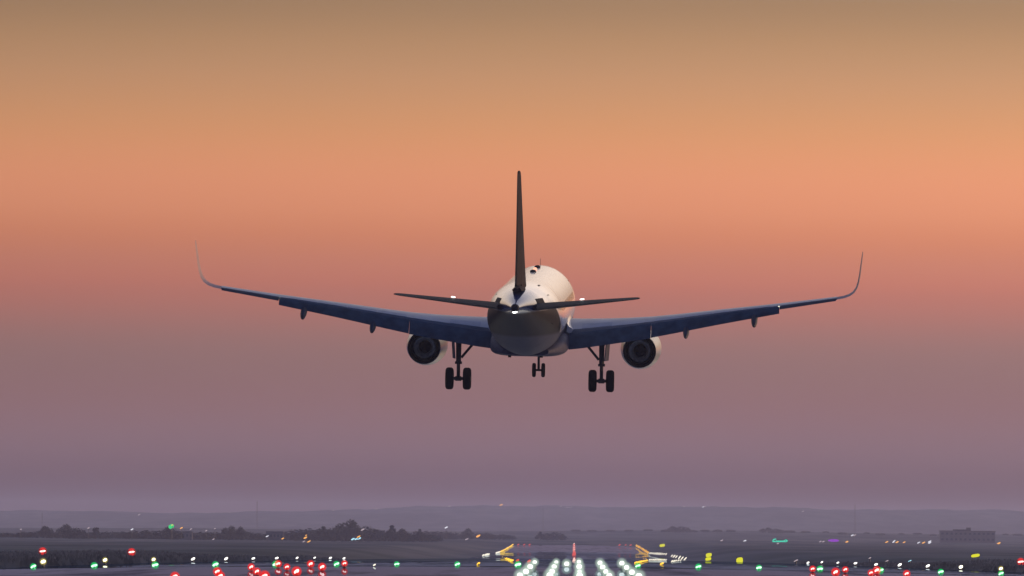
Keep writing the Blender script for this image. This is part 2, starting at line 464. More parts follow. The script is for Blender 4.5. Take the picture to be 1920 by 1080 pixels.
G_RED = halo_globe('red_halo', (1.0, .022, .014), 1.0, .78)  # lens-bloom glow added as see-through balls round the bulbs
G_GREEN = halo_globe('green_halo', (.0, .62, .13), 1.3, .55)
G_WARM = halo_globe('yellow_halo', (.80, .66, .12), 1.2, .30)
G_CLEAR = halo_globe('pale_halo', (.74, .95, .80), .8, .5, 3.2)

# ------------------------------------------------------------------ the land
def ground():
    ys = np.unique(np.concatenate([np.linspace(-80, 400, 13), np.linspace(420, 1100, 60), np.linspace(1150, 4300, 70),
                                   np.linspace(4500, 10500, 30), np.linspace(11000, 14500, 24), np.linspace(14700, 22000, 12)]))
    xh = np.concatenate([np.linspace(0, 29, 6), np.linspace(31, 64, 12), np.linspace(70, 200, 12), np.linspace(230, 1500, 120), [1800, 2400, 3500, 6000, 12000, 21500]])
    xs = np.unique(np.concatenate([-xh, xh]))
    X, Y = np.meshgrid(xs, ys)
    Z = gz(np.clip(X, -2500, 2500), Y)
    Z = Z - np.where((np.abs(X - CX) < 31.5) & (Y > 200) & (Y < RW1), .15, 0)
    Z = Z - np.where((Y < RW0 + 5) & (np.abs(X) < 130), .15, 0)
    vs = np.stack([X, Y, Z], -1).reshape(-1, 3)
    n = len(xs); fs = []
    for i in range(len(ys) - 1):
        for j in range(n - 1):
            a = i * n + j
            fs.append((a, a + 1, a + n + 1, a + n))
    me = bpy.data.meshes.new('ground'); me.from_pydata(vs.tolist(), [], fs)
    me.polygons.foreach_set('use_smooth', [True] * len(fs))
    me.materials.append(M_GROUND)
    tag(link('ground', me), kind='structure')
def strip(name, xs, ys, lift, material):
    X, Y = np.meshgrid(xs, ys)
    Z = gz(X, Y) + lift
    vs = np.stack([X, Y, Z], -1).reshape(-1, 3); n = len(xs); fs = []
    for i in range(len(ys) - 1):
        for j in range(n - 1):
            a = i * n + j
            fs.append((a, a + 1, a + n + 1, a + n))
    me = bpy.data.meshes.new(name); me.from_pydata(vs.tolist(), [], fs)
    me.polygons.foreach_set('use_smooth', [True] * len(fs))
    me.materials.append(material)
    return tag(link(name, me), kind='structure')
ground()
strip('runway', np.linspace(CX - 31, CX + 31, 15), np.concatenate([np.linspace(RW0, 1200, 90), np.linspace(1230, RW1, 100)]), 0.0, M_RUNWAY)
strip('paved_overrun', np.linspace(-120, 120, 25), np.linspace(-60, RW0, 30), 0.0, M_RUNWAY)

def grass(name, label, x0, x1, y0, y1, n, hmin, hmax):
    mb_v = []; mb_f = []
    rg = np.random.default_rng(11)
    k = 0
    while k < n:
        y = y0 + (y1 - y0) * rg.random() ** 1.3
        s = 1 if rg.random() < .5 else -1
        x = CX + s * (x0 + (x1 - x0) * rg.random() ** 1.5)
        dens = .5 + .5 * math.sin(x * .21 + 1.3 * math.sin(y * .03)) * math.sin(y * .045 + x * .05)
        if rg.random() > .35 + .65 * dens: continue
        g = float(gz(x, y))
        h = (hmin + (hmax - hmin) * rg.random() ** 1.5) * (.65 + .6 * dens)
        for b in range(3):
            w = .10 + .16 * rg.random(); dx = (rg.random() - .5) * .5; lean = (rg.random() - .5) * .35
            o = len(mb_v)
            mb_v += [(x + dx - w, y, g - .03), (x + dx + w, y + .05, g - .03), (x + dx + lean, y + .1, g + h * (.7 + .5 * rg.random()))]
            mb_f.append((o, o + 1, o + 2))
        k += 1
    me = bpy.data.meshes.new(name); me.from_pydata(mb_v, [], mb_f); me.materials.append(M_GRASS)
    tag(link(name, me), label, 'grass', kind='stuff')
grass('grass', 'dark rough grass on the verges beside the runway lights', 31.6, 125, 436, 1130, 42000, .18, .55)

# ------------------------------------------------------------------ the airliner
GEAR_Z = 4.15
def bp(x, s, z):                     # station s from the nose -> body coordinates, origin on the wheels under the main gear
    return (x, 17.7 - s, z + GEAR_Z)
plane = empty('passenger_airplane', (0, 0, 0), 'white twin-engine airliner with dark fin landing with its wheels down', 'airplane')
axis_p = at(994.5, 587, 430.8)
BODY = Matrix.Rotation(R(-2.4) + YAW, 4, 'Z') @ Matrix.Rotation(R(4.1), 4, 'X') @ Matrix.Rotation(R(0.5), 4, 'Y')
PL_M = BODY.copy(); PL_M.translation = axis_p + BODY.to_3x3() @ Vector((0, 0, -GEAR_Z))
plane.matrix_world = PL_M

FUS = [(0, .04, -.50, -.60), (.15, .34, -.16, -.88), (.4, .62, .10, -1.12), (.8, .88, .38, -1.34), (1.2, 1.10, .62, -1.50), (2.2, 1.48, 1.22, -1.78), (3.2, 1.74, 1.68, -1.95),
       (4.5, 1.92, 1.98, -2.05), (6, 1.975, 2.07, -2.07), (20.5, 1.975, 2.07, -2.07), (23, 1.975, 2.07, -1.98), (25, 1.96, 2.07, -1.75), (26.5, 1.90, 2.07, -1.50), (28, 1.79, 2.06, -1.18),
       (30, 1.57, 2.03, -.75), (32, 1.27, 1.97, -.28), (34, .92, 1.84, .22), (35.5, .62, 1.68, .58), (36.7, .38, 1.50, .80), (37.57, .22, 1.36, .92)]
fs_, fw_, ft_, fb_ = zip(*FUS)
FW, FT, FB = pchip(fs_, fw_), pchip(fs_, ft_), pchip(fs_, fb_)
def fpt(s, a, off=0.0):              # a: 0 = right side, 90 = crown, in degrees
    w, t, b = float(FW(s)), float(FT(s)), float(FB(s))
    zc, h = (t + b) / 2, (t - b) / 2
    return bp((w + off) * math.cos(R(a)), s, zc + (h + off) * math.sin(R(a)))
def fuselage():
    ss = np.concatenate([np.linspace(0, 1.2, 9), np.linspace(1.7, 6, 10), np.linspace(7.5, 22.5, 11), np.linspace(23.5, 37.57, 30)])
    m = MB(); N = 56
    m.loft([[fpt(s, 360 * j / N) for j in range(N)] for s in ss])
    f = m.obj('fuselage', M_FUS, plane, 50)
    # dark band of cabin windows and doors along both flanks
    def patch(s0, s1, a0, a1, off=.006, ns=4, na=4):
        P = [[fpt(s0 + (s1 - s0) * i / ns, a0 + (a1 - a0) * j / na, off) for j in range(na + 1)] for i in range(ns + 1)]
        q = MB(); q.loft(P, cap=False, closed=False); return q
    for sgn in (1, -1):
        k = 0
        s = 7.2
        while s < 28:
            a = 15.5
            q = patch(s, s + .25, a - 5, a + 5, ns=1, na=2) if sgn > 0 else patch(s, s + .25, 180 - a - 5, 180 - a + 5, ns=1, na=2)
            q.obj('cabin_window', M_PANE, f); s += .53
        for s0, s1 in ((5.2, 6.05), (28.6, 29.4)):
            q = MB()
            for (u0, u1, v0, v1) in ((s0, s0 + .04, -22, 38), (s1 - .04, s1, -22, 38), (s0, s1, 37, 38.5), (s0, s1, -22, -20.5)):
                p = patch(u0, u1, v0, v1) if sgn > 0 else patch(u0, u1, 180 - v1, 180 - v0)
                q.add(p.v, p.f)
            q.obj('cabin_door', M_DARKTRIM, f)
        # unpainted aperture plate where the tailplane root swivels
        q = patch(31.6, 33.6, 12, 31, .012) if sgn > 0 else patch(31.6, 33.6, 149, 168, .012)
        q.obj('tailplane_seal', M_DARKTRIM, f)
    # small dark marking high on the tail
    q = patch(27.2, 28.2, 62, 65, .01); q.obj('tail_marking', M_DARKTRIM, f)
    # exhaust of the auxiliary power unit
    m = MB(); m.lathe_y([(0.02, .20), (-.22, .17), (-.22, .13), (.0, .13)], bp(0, 37.57, 1.14), 24)
    m.obj('tail_exhaust', M_BLACK, f)
    m = MB(); m.ball(bp(.0, 37.72, .95), (.13, .06, .065), Matrix.Rotation(R(-8), 3, 'Y'))
    m.obj('tail_light', M_STROBE, f)
    # crown: two flat antennas, the beacon between them, a whip
    for s in (9.0, 15.0):
        m = MB(); m.ball(bp(0, s, float(FT(s)) + .03), (.17, .55, .10)); m.obj('crown_antenna', M_DARKTRIM, f)
    m = MB(); m.ball(bp(0, 12.2, 2.10), (.11, .13, .11)); m.obj('anti_collision_beacon', M_BEACON, f)
    m = MB(); m.loft([[bp(dx, 4.9 + ds, z) for dx, ds in ((-.012, 0), (0, -.12 * k), (.012, 0), (0, .12 * k))] for z, k in ((1.95, 1), (2.4, .5))])
    m.obj('whip_antenna', M_DARKTRIM, f)
    # belly fairing under the wing box
    bs = [(10.6, .9, -1.9, -2.02), (11.4, 1.55, -1.4, -2.12), (12.6, 1.95, -1.0, -2.20), (14.5, 2.06, -.9, -2.24), (18.0, 2.06, -.9, -2.24), (19.6, 2.02, -1.0, -2.20), (21.0, 1.90, -1.2, -2.11), (22.3, 1.6, -1.4, -2.02), (23.2, 1.2, -1.6, -1.95)]
    b = pchip([q[0] for q in bs], [q[1] for q in bs]); t = pchip([q[0] for q in bs], [q[2] for q in bs]); u = pchip([q[0] for q in bs], [q[3] for q in bs])
    rings = []
    for s in np.linspace(10.6, 23.2, 30):
        zc, h, w = float(t(s) + u(s)) / 2, float(t(s) - u(s)) / 2, float(b(s)); ring = []
        for j in range(44):
            a = 2 * PI * j / 44; c, d = math.cos(a), math.sin(a)
            ring.append(bp(w * math.copysign(abs(c) ** .55, c), s, zc + h * math.copysign(abs(d) ** .55, d)))
        rings.append(ring)
    m = MB(); m.loft(rings); g = m.obj('belly_fairing', M_BELLY, plane, 40)
    for x, s in ((-.9, 21.6), (.75, 21.4)):
        m = MB(); m.box(bp(x, s, -2.1), (.16, .3, .12)); m.obj('belly_vent', M_DARKTRIM, g)
fuselage()
for sg in (-1, 1):
    m = MB()
    m.loft([[bp(sg * x, q, z) for x, z in ((1.90, -1.0), (1.93, -.55 + .45 * k), (2.02, -.72 + .28 * k), (2.16, -.80 + .12 * k), (2.26 + .12 * k, -.88), (2.1, -1.1))] for q, k in ((11.6, .0), (12.3, .5), (13.2, .9), (14.3, .9), (15.3, .6), (16.2, .25), (16.8, .0))])
    m.obj('wing_fillet', M_WHITE, plane, 45)

# aerofoil surfaces ----------------------------------------------------
def thick(t):                        # NACA four digit half thickness, closed at the trailing edge, for a unit thickness
    return 5 * (.2969 * math.sqrt(t) - .1260 * t - .3516 * t**2 + .2843 * t**3 - .1036 * t**4)
def section(t0, t1, n, tcr, camber=.015):
    up, dn = [], []
    for i in range(n + 1):
        u = i / n
        t = t0 + (t1 - t0) * (1 - math.cos(u * PI / 2) if t0 == 0 else u)
        cm = camber * 4 * t * (1 - t)
        up.append((t, cm + thick(t) * tcr)); dn.append((t, cm - thick(t) * tcr))
    return up + dn[::-1] if t0 > 0 else up + dn[:0:-1]
YS = [0, 1.9, 4.0, 6.4, 10.3, 13.2, 16.2]
W_LE = lambda y: 12.0 + .516 * (y - 1.98)
def W_C(y):
    return 18.07 - W_LE(y) if y <= 6.4 else 3.79 + (1.72 - 3.79) * (y - 6.4) / (16.2 - 6.4)
W_Z = pchip(YS, [-1.06, -1.02, -.80, -.47, .17, .63, 1.14])
W_TW = pchip(YS, [4.6, 4.2, 3.2, 2.2, 1.0, .4, -.2])
W_TC = pchip(YS, [.152, .15, .135, .12, .112, .108, .105])
def wing_pt(side, y, t, zt, chord=None):
    c = W_C(y); a = R(float(W_TW(y)))
    ds, zz = (t - .4) * c, zt * c
    s = W_LE(y) + .4 * c + ds * math.cos(a) + zz * math.sin(a)
    z = float(W_Z(y)) + zz * math.cos(a) - ds * math.sin(a)
    return bp(side * y, s, z)
CUT = .76
def flap(side, y0, y1, frac, defl, name, material, parent, drop=.0, n=6, back=.015):
    rings = []
    for i in range(n + 1):
        y = y0 + (y1 - y0) * i / n
        c = W_C(y); cf = frac(y)
        a = R(float(W_TW(y)) + defl)
        # nose of the flap sits just under the cut edge of the wing
        th = thick(CUT) * float(W_TC(y)) + .01
        _, yy, zz = wing_pt(side, y, CUT + back, th * .35 - drop)
        ring = []
        for t, zt in section(0, 1, 7, .13, .02):
            ds, dz = (t - .04) * cf, zt * cf
            ring.append((side * y, yy - (ds * math.cos(a) + dz * math.sin(a)), zz + dz * math.cos(a) - ds * math.sin(a)))
        rings.append(ring)
    m = MB(); m.loft(rings); return m.obj(name, material, parent, 40)
def wing(side):
    m = MB()
    ys = [0, 1.0, 1.9, 2.6, 3.4, 4.2, 5.2, 6.4, 7.6, 8.8, 10.3, 11.8, 13.2, 14.7, 16.2]
    m.loft([[wing_pt(side, y, t, zt) for t, zt in section(0, CUT, 12, float(W_TC(y)))] for y in ys])
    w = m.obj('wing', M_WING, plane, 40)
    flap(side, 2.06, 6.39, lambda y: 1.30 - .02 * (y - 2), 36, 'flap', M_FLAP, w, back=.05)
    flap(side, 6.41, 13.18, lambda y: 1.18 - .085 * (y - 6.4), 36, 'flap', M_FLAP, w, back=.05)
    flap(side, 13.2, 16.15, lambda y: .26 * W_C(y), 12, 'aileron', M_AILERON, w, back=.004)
    for y0, y1 in ((2.7, 4.3), (6.6, 8.1), (8.15, 9.65), (9.7, 11.2), (11.25, 12.7)):
        q = MB(); rings = []
        for i in range(4):
            y = y0 + (y1 - y0) * i / 3; tc_ = float(W_TC(y)); g = .010 / W_C(y)
            pts = [(t, .015 * 4 * t * (1 - t) + thick(t) * tc_) for t in (.58, .65, .72, .757)]
            rings.append([wing_pt(side, y, t, z + g) for t, z in pts] + [wing_pt(side, y, t, z - g) for t, z in pts[::-1]])
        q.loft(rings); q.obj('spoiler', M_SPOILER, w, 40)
    # blended winglet curling up from the tip
    prof = [(16.2, 1.14, 0, 1.72), (16.55, 1.215, 12, 1.62), (16.85, 1.33, 28, 1.52), (17.08, 1.50, 46, 1.42), (17.24, 1.75, 64, 1.30), (17.33, 2.05, 76, 1.18), (17.40, 2.5, 82, 1.04), (17.45, 3.0, 84, .88), (17.50, 3.45, 84, .70), (17.52, 3.68, 84, .46)]
    rings = []
    le = W_LE(16.2)
    py, pz = 16.2, 1.14
    for y, z, cant, c in prof:
        arc = math.hypot(y - py, z - pz); py, pz = y, z
        le += arc * (.53 if cant < 60 else .62)
        cr = R(cant); ring = []
        for t, zt in section(0, 1, 9, .085):
            h = zt * c
            ring.append(bp(side * (y - h * math.sin(cr)), le + t * c, z + h * math.cos(cr)))
        rings.append(ring)
    m = MB(); m.loft(rings); m.obj('winglet', M_WINGLET, w, 40)
    # flap track fairings, drooped with the flaps
    for y, L in ((8.28, 1.75), (11.88, 1.45)):
        _, yy, zz = wing_pt(side, y, .80, 0)
        cf = .27 * W_C(y)
        m = MB()
        rings = []
        for u, r in ((-1, .02), (-.92, .38), (-.75, .7), (-.4, .95), (0, 1), (.4, .9), (.75, .6), (.95, .25), (1, .03)):
            rings.append([(side * y + .17 * r * math.cos(2 * PI * j / 16), yy - .25 + L * u, zz - .40 * (W_C(y) / 3.4) - .10 + .34 * u + .25 * r * math.sin(2 * PI * j / 16)) for j in range(16)])
        m.loft(rings); m.obj('flap_track_fairing', M_AILERON, w, 50)
    # position light let into the tip
    m = MB(); m.ball(wing_pt(side, 13.15, CUT + .02, .012), .035 if side > 0 else .02); m.obj('wing_light', M_BULB_W, w)
    return w
for s_ in (-1, 1): wing(s_)

def engine(side):
    c = bp(side * 5.74, 0, -2.05); cx, cz = c[0], c[2]
    Y = lambda s: 17.7 - s
    m = MB()
    prof = [(15.15, .86), (15.15, .885), (14.6, .93), (13.8, 1.0), (13.0, 1.06), (12.2, 1.09), (11.6, 1.09), (11.1, 1.05), (10.8, .97), (10.72, .90), (10.8, .84), (11.2, .82), (11.6, .82)]
    m.lathe_y([(Y(s), r) for s, r in prof], (cx, 0, cz), 48, cap=False)
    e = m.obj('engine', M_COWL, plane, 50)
    m = MB(); m.lathe_y([(Y(15.17), .882), (Y(15.17), .83), (Y(14.5), .80), (Y(13.6), .78)], (cx, 0, cz), 48, cap=False)
    m.obj('exhaust_nozzle', M_BLACK, e, 50)
    m = MB(); m.lathe_y([(Y(15.02), .895), (Y(15.19), .889), (Y(15.19), .868), (Y(15.10), .866)], (cx, 0, cz), 48, cap=False); m.obj('nozzle_lip', M_LIP, e, 50)
    m = MB(); m.lathe_y([(Y(13.62), .785), (Y(13.9), .70), (Y(13.6), .60)], (cx, 0, cz), 48, cap=False); m.obj('bypass_duct', M_NOZZLE, e, 50)
    m = MB(); m.lathe_y([(Y(13.65), .64), (Y(14.2), .63), (Y(14.75), .58), (Y(14.78), .55), (Y(14.3), .36), (Y(14.1), .33)], (cx, 0, cz), 40, cap=False)
    m.obj('core_cowl', M_CORE, e, 50)
    m = MB(); m.lathe_y([(Y(13.9), .33), (Y(14.25), .31), (Y(14.7), .18), (Y(14.95), .03)], (cx, 0, cz), 28)
    m.obj('exhaust_plug', M_BLACK, e, 50)
    m = MB(); m.lathe_y([(Y(11.6), .82), (Y(11.58), .3), (Y(11.1), .02)], (cx, 0, cz), 30); m.obj('fan', M_NOZZLE, e, 50)
    # pylon up to the wing
    rings = []
    for s, hw, z0, z1 in ((11.9, .04, 1.0, 1.12), (12.6, .17, .95, 1.25), (14.0, .20, .82, 1.35), (15.4, .17, .80, 1.45), (16.8, .05, 1.18, 1.45)):
        rings.append([(cx + a * hw, Y(s), cz + b) for a, b in ((-1, z0), (1, z0), (1, z1), (-1, z1))])
    m = MB(); m.loft(rings); m.obj('pylon', M_WING, e, 30)
    # strake on the inboard flank of the cowl
    i = -side
    m = MB(); m.loft([[(cx + i * (.70 + k), Y(s), cz + .80 + k * .7) for k in (0, hh)] + [(cx + i * (.72 + k), Y(s), cz + .77 + k * .7) for k in (hh, 0)] for s, hh in ((12.0, .05), (12.7, .26), (13.1, .26))])
    m.obj('strake', M_WHITE, e, 20)
for s_ in (-1, 1): engine(s_)

def surf_loft(secs, t0, t1, n, place):
    return [[place(sec, t, zt) for t, zt in section(t0, t1, n, sec[-1], 0.0)] for sec in secs]
def tailplane(side):
    secs = [(0.25, 31.55, 4.35, .955, .11), (1.0, 31.95, 3.75, 1.05, .10), (2.6, 32.9, 3.02, 1.24, .10), (4.4, 33.98, 2.2, 1.455, .095), (5.9, 34.88, 1.52, 1.635, .09), (6.15, 35.1, 1.28, 1.665, .08), (6.24, 35.4, .85, 1.675, .06)]
    a = R(-1.2)
    def place(sec, t, zt):
        y, le, c, z, _ = sec
        ds = (t - .5) * c
        return bp(side * y, le + .5 * c + ds * math.cos(a) + zt * c * math.sin(a), z + zt * c - ds * math.sin(a))
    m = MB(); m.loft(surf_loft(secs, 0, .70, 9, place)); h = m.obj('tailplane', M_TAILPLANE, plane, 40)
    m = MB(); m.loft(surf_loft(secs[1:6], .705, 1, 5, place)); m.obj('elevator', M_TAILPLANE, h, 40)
    p = place((3.28, 33.3, 2.7, 1.32, .1), .45, .075)
    m = MB(); m.ball(p, (.12, .14, .035), Matrix.Rotation(R(-6.5 * side), 3, 'Y')); m.obj('logo_light', M_STROBE, h)
for s_ in (-1, 1): tailplane(s_)
def fin():
    secs = [(1.75, 28.9, 6.7, .090), (2.2, 29.5, 6.05, .090), (3.4, 30.55, 5.2, .086), (5.0, 31.95, 4.1, .083), (6.6, 33.35, 3.0, .084), (7.75, 34.36, 2.2, .085), (7.95, 34.65, 1.9, .08), (8.02, 35.0, 1.4, .05)]
    def place(sec, t, zt):
        z, le, c, _ = sec
        return bp(zt * c, le + t * c, z)
    m = MB(); m.loft(surf_loft(secs, 0, .70, 9, place)); f = m.obj('tail_fin', M_FIN, plane, 40)
    m = MB(); m.loft(surf_loft(secs[1:7], .705, 1, 5, place)); m.obj('rudder', M_FIN, f, 40)
    m = MB()  # dorsal fillet
    m.loft([[bp(x, s, z) for x, z in ((-w, 1.9), (-w * .5, 2.08), (0, zt), (w * .5, 2.08), (w, 1.9))] for s, w, zt in ((27.4, .05, 2.09), (28.6, .14, 2.2), (29.8, .24, 2.5), (31.2, .30, 2.5), (33.4, .34, 2.3), (35.2, .24, 2.0))])
    m.obj('fin_fillet', M_FIN, f, 40)
fin()

def wheel(parent, x, s, z, r, w):
    c = bp(x, s, z); h = w / 2
    m = MB(); m.lathe_x([(-h * .75, r * .5), (-h, r * .62), (-h, r * .80), (-h * .8, r * .94), (-h * .45, r), (h * .45, r), (h * .8, r * .94), (h, r * .80), (h, r * .62), (h * .75, r * .5)], c)
    m.obj('wheel', M_TYRE, parent, 50)
def main_gear(side):
    s = 17.15; x = side * 3.795; za = -3.565
    m = MB()
    m.tube(bp(x, s, -1.08), bp(x, s, -1.7), .18, .165); m.tube(bp(x, s, -1.7), bp(x, s, -2.75), .15, .135); m.tube(bp(x, s, -2.75), bp(x, s, za), .095)
    m.tube(bp(x, s + .12, -2.55), bp(x, s + .38, -3.05), .05); m.tube(bp(x, s + .38, -3.05), bp(x, s + .1, za + .05), .05)
    m.box(bp(x, s, -2.72), (.36, .34, .13))
    g = m.obj('main_landing_gear', M_STRUT, plane, 40)
    m = MB(); m.tube(bp(x - .46, s, za), bp(x + .46, s, za), .085); m.tube(bp(x - .16, s, za), bp(x + .16, s, za), .13); m.obj('axle', M_STRUT, g)
    for d in (-.465, .465):
        wheel(g, x + d, s, za, .585, .42)
        m = MB(); m.tube(bp(x + d - .19, s, za), bp(x + d + .19, s, za), .20, None, 20); m.obj('hub', M_HUB, g)
    m = MB(); m.tube(bp(x - side * .15, s, -2.45), bp(x - side * .85, s, -1.60), .07); m.tube(bp(x - side * .85, s, -1.60), bp(x - side * 1.35, s, -1.15), .08)
    m.tube(bp(x - side * .85, s + .02, -1.6), bp(x - side * .12, s + .02, -1.35), .03)
    m.obj('side_brace', M_STRUT, g)
    m = MB(); m.box(bp(x + side * .30, s - .15, -1.75), (.05, 1.0, 1.5), Matrix.Rotation(R(4 * side), 3, 'Y') @ Matrix.Rotation(R(-9 * side), 3, 'Z')); m.obj('gear_door', M_BELLY, g, 0)
    return g
for s_ in (-1, 1): main_gear(s_)
def nose_gear():
    s = 5.07; za = -3.68
    m = MB(); m.tube(bp(0, s - .1, -1.8), bp(0, s, -2.75), .13, .11); m.tube(bp(0, s, -2.75), bp(0, s, za), .07)
    m.box(bp(0, s, -2.7), (.30, .2, .16)); m.tube(bp(0, s - .1, -2.6), bp(0, s - 1.2, -1.9), .05)
    g = m.obj('nose_landing_gear', M_STRUT, plane, 40)
    m = MB(); m.tube(bp(-.25, s, za), bp(.25, s, za), .06); m.obj('axle', M_STRUT, g)
    for d in (-.25, .25): wheel(g, d, s, za, .385, .20)
    for d in (-1, 1):
        m = MB(); m.box(bp(d * .32, s - .3, -2.28), (.03, .8, .55), Matrix.Rotation(R(8 * d), 3, 'Y')); m.obj('gear_door', M_BELLY, g, 0)
nose_gear()

# ------------------------------------------------------------------ airfield lamps
TILT = Matrix.Rotation(R(-27), 3, 'Y')
STEEP = Matrix.Rotation(R(-52), 3, 'Y')
def ell(name, a, b, material, rot=TILT, n=14, m=8):
    return MB().ball((0, 0, 0), (a, b, b), rot, n, m).mesh(name, material, 60)
def post_mesh(name, r, material):
    m = MB(); m.tube((0, 0, 0), (0, 0, 1), r, r * .8, 8); return m.mesh(name, material, 40)
def housing_mesh(name, r):
    m = MB()
    rings = [[(rr * math.cos(t * PI / 6), rr * math.sin(t * PI / 6), z) for t in range(12)] for z, rr in ((0, r * .5), (.02, r), (.08, r), (.11, r * .55), (1, r * .42))]
    m.loft(rings); return m.mesh(name, M_METAL, 40)
HOUSE = housing_mesh('lamp_housing', .11)
POLE = post_mesh('pole', .09, M_METAL)
def lamp(name, label, cat, group, p, lens, globe=None, scale=1.0, house=None, body='housing', min_h=.08):
    g = float(gz(p.x, p.y))
    if p.z < g + min_h: p = Vector((p.x, p.y, g + min_h))
    e = empty(name, (p.x, p.y, g), label, cat, group)
    h = link(body, house or HOUSE, e); h.scale = (scale, scale, max(p.z - g, .05))
    l = link('lens', lens, e); l.location = (0, 0, p.z - g)
    k = rnd.uniform(.84, 1.14); l.scale = (k, k, k * rnd.uniform(.9, 1.1)); l.rotation_euler = (0, rnd.uniform(-.15, .15), 0)
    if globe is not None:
        b = link('halo_globe', globe, e); b.location = (0, 0, p.z - g); b.scale = (k, k, k)
    return e

L_EDGE = ell('lens', .15, .11, M_BULB_W)
L_EDGE_F = ell('lens', .185, .10, M_BULB)
GL_WARM = MB().ball((0, 0, 0), .24, None, 20, 12).mesh('halo_globe', G_WARM, 60)
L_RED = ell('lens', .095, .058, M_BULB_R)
GL_RED = MB().ball((0, 0, 0), .185, None, 20, 12).mesh('halo_globe', G_RED, 60)
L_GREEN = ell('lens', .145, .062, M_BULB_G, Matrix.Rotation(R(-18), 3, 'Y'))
GL_GREEN = MB().ball((0, 0, 0), .18, None, 20, 12).mesh('halo_globe', G_GREEN, 60)
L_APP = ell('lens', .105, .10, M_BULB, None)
GL_APP = MB().ball((0, 0, 0), .26, None, 20, 12).mesh('halo_globe', G_CLEAR, 60)
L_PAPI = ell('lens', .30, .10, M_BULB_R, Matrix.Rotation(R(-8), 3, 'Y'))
GL_PAPI = MB().ball((0, 0, 0), .43, None, 20, 12).mesh('halo_globe', G_RED, 60)

def y_edge(px, tab):
    return float(np.interp(px, [t[0] for t in tab], [t[1] for t in tab]))
# white lamps along both runway edges, up to the crest
left_row = [(81, 1053), (197, 1050), (288, 1049), (362, 1048), (424, 1047.5), (475, 1047), (519, 1046.3), (557, 1046), (590, 1045.6), (619.5, 1046), (645, 1046.7)]
right_row = [(1876.7, 1066), (1801.7, 1063), (1739.7, 1061), (1687, 1059), (1642.5, 1058.3), (1604, 1056), (1571, 1055), (1541, 1054), (1515, 1055)]
for row, who in ((left_row, 'west'), (right_row, 'east')):
    for k, (px, py) in enumerate(row):
        d = 458000 / abs(px - 1077)
        near = d < 600
        side_txt = 'beside the paler left verge' if who == 'west' else 'beside the right verge'
        lamp('runway_edge_light', '%s white runway edge lamp from the camera in the %s row' % (ORD[k], 'left' if who == 'west' else 'right'), 'runway light',
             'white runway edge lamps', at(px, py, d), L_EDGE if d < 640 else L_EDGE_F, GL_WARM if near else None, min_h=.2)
# far white and amber edge lamps beyond the dip
L_FARW = ell('lens', .55, .16, M_FARWHITE, STEEP)
L_FARA = ell('lens', .60, .17, M_AMBER_O, STEEP)
L_FARA2 = ell('lens', .55, .24, M_AMBER, TILT)
L_FARW2 = ell('lens', .50, .28, M_FARWHITE, TILT)
def far_row(vs, side, tab, lens, colour, sidename, name='runway_edge_light'):
    for k, v in enumerate(vs):
        px = 1077 + side * 458000 / v
        lamp(name, 'distant %s runway edge lamp, %s from the near end of its %s row' % (colour, ORD[k], sidename), 'runway light',
             'distant %s runway edge lamps' % colour, at(px, y_edge(px, tab), v), lens, min_h=.3)
RT = [(1191, 1021.5), (1205, 1029.5), (1216, 1037), (1249, 1039), (1260, 1042), (1286, 1048)]
LT = [(906, 1042.5), (925, 1042), (935, 1040), (943, 1037.5), (962.5, 1020)]
far_row([2205, 2265, 2325, 2395, 2450, 2505], 1, RT, L_FARW, 'white', 'right')
far_row([2665 + 58 * i for i in range(11)], 1, RT, L_FARW, 'cream', 'right')
far_row([3320 + 57 * i for i in range(12)], 1, RT, L_FARA, 'amber', 'right')
far_row([2680, 2755, 2800, 2845, 3150, 3195, 3240], -1, LT, L_FARW2, 'white', 'left')
far_row([3290 + 60 * i for i in range(12)], -1, LT, L_FARA2, 'amber', 'left')
# red lamps closing the runway's end
L_END = ell('lens', .55, .24, M_REDLENS)
for k, (px, py) in enumerate([(971.7, 1021), (983, 1021), (993, 1021), (1161.7, 1021.7), (1173, 1021.7), (1182.5, 1022)]):
    lamp('runway_end_light', 'small red runway end lamp, %s from the left along the far end' % ORD[k], 'runway light', 'red runway end lamps', at(px, py, 3960), L_END, min_h=.3)
# centre line lamps, red and pale red in turn
L_CLR = ell('lens', .70, .46, M_REDLENS, STEEP)
L_CLW = ell('lens', .60, .36, M_REDWHITE, STEEP)
for k in range(14):
    v = 2700 + 96 * k
    y = float(np.interp(v, [2700, 3300, 3948], [1043, 1033, 1020]))
    lamp('runway_centre_light', '%s lamp of the far red centre line, counted upwards from the dip' % ORD[k], 'runway light', 'red centre line lamps of the runway', at(1076.3, y, v), (L_CLR, L_CLW)[k % 2], min_h=.3)
# low lamps near the crest: mirage reflections added as lamps, plus one real
L_IN_A = ell('lens', .13, .065, M_AMBER)
L_IN_O = ell('lens', .16, .085, M_AMBER_O)
L_IN_W = ell('lens', .14, .055, M_FARWHITE, STEEP)
L_IN_R = ell('lens', .12, .07, M_REDLENS)
L_IN_RW = ell('lens', .15, .10, M_REDWHITE, STEEP)
L_IN_S = ell('lens', .07, .035, M_FARWHITE)
INSET_AND_MIRAGE = housing_mesh('lamp_housing', .10)
def inset_and_mirage(pts, lens, colour, where, size=1.0):
    for k, (px, py) in enumerate(pts):
        h = hit(px, py + 1.0)
        lamp('inset_and_mirage_light', 'low %s light on the paving %s, %s of its line' % (colour, where, ORD[k]), 'runway light', 'low %s lights %s' % (colour, where), h + Vector((0, 0, .07)), lens, house=INSET_AND_MIRAGE, min_h=.06, scale=size)
inset_and_mirage([(942, 1043.5), (945.5, 1045.5), (949, 1047.5), (952.5, 1049.3), (956, 1051), (959.5, 1052.3)], L_IN_A, 'amber', 'mirrored by mirage left of the white rows')
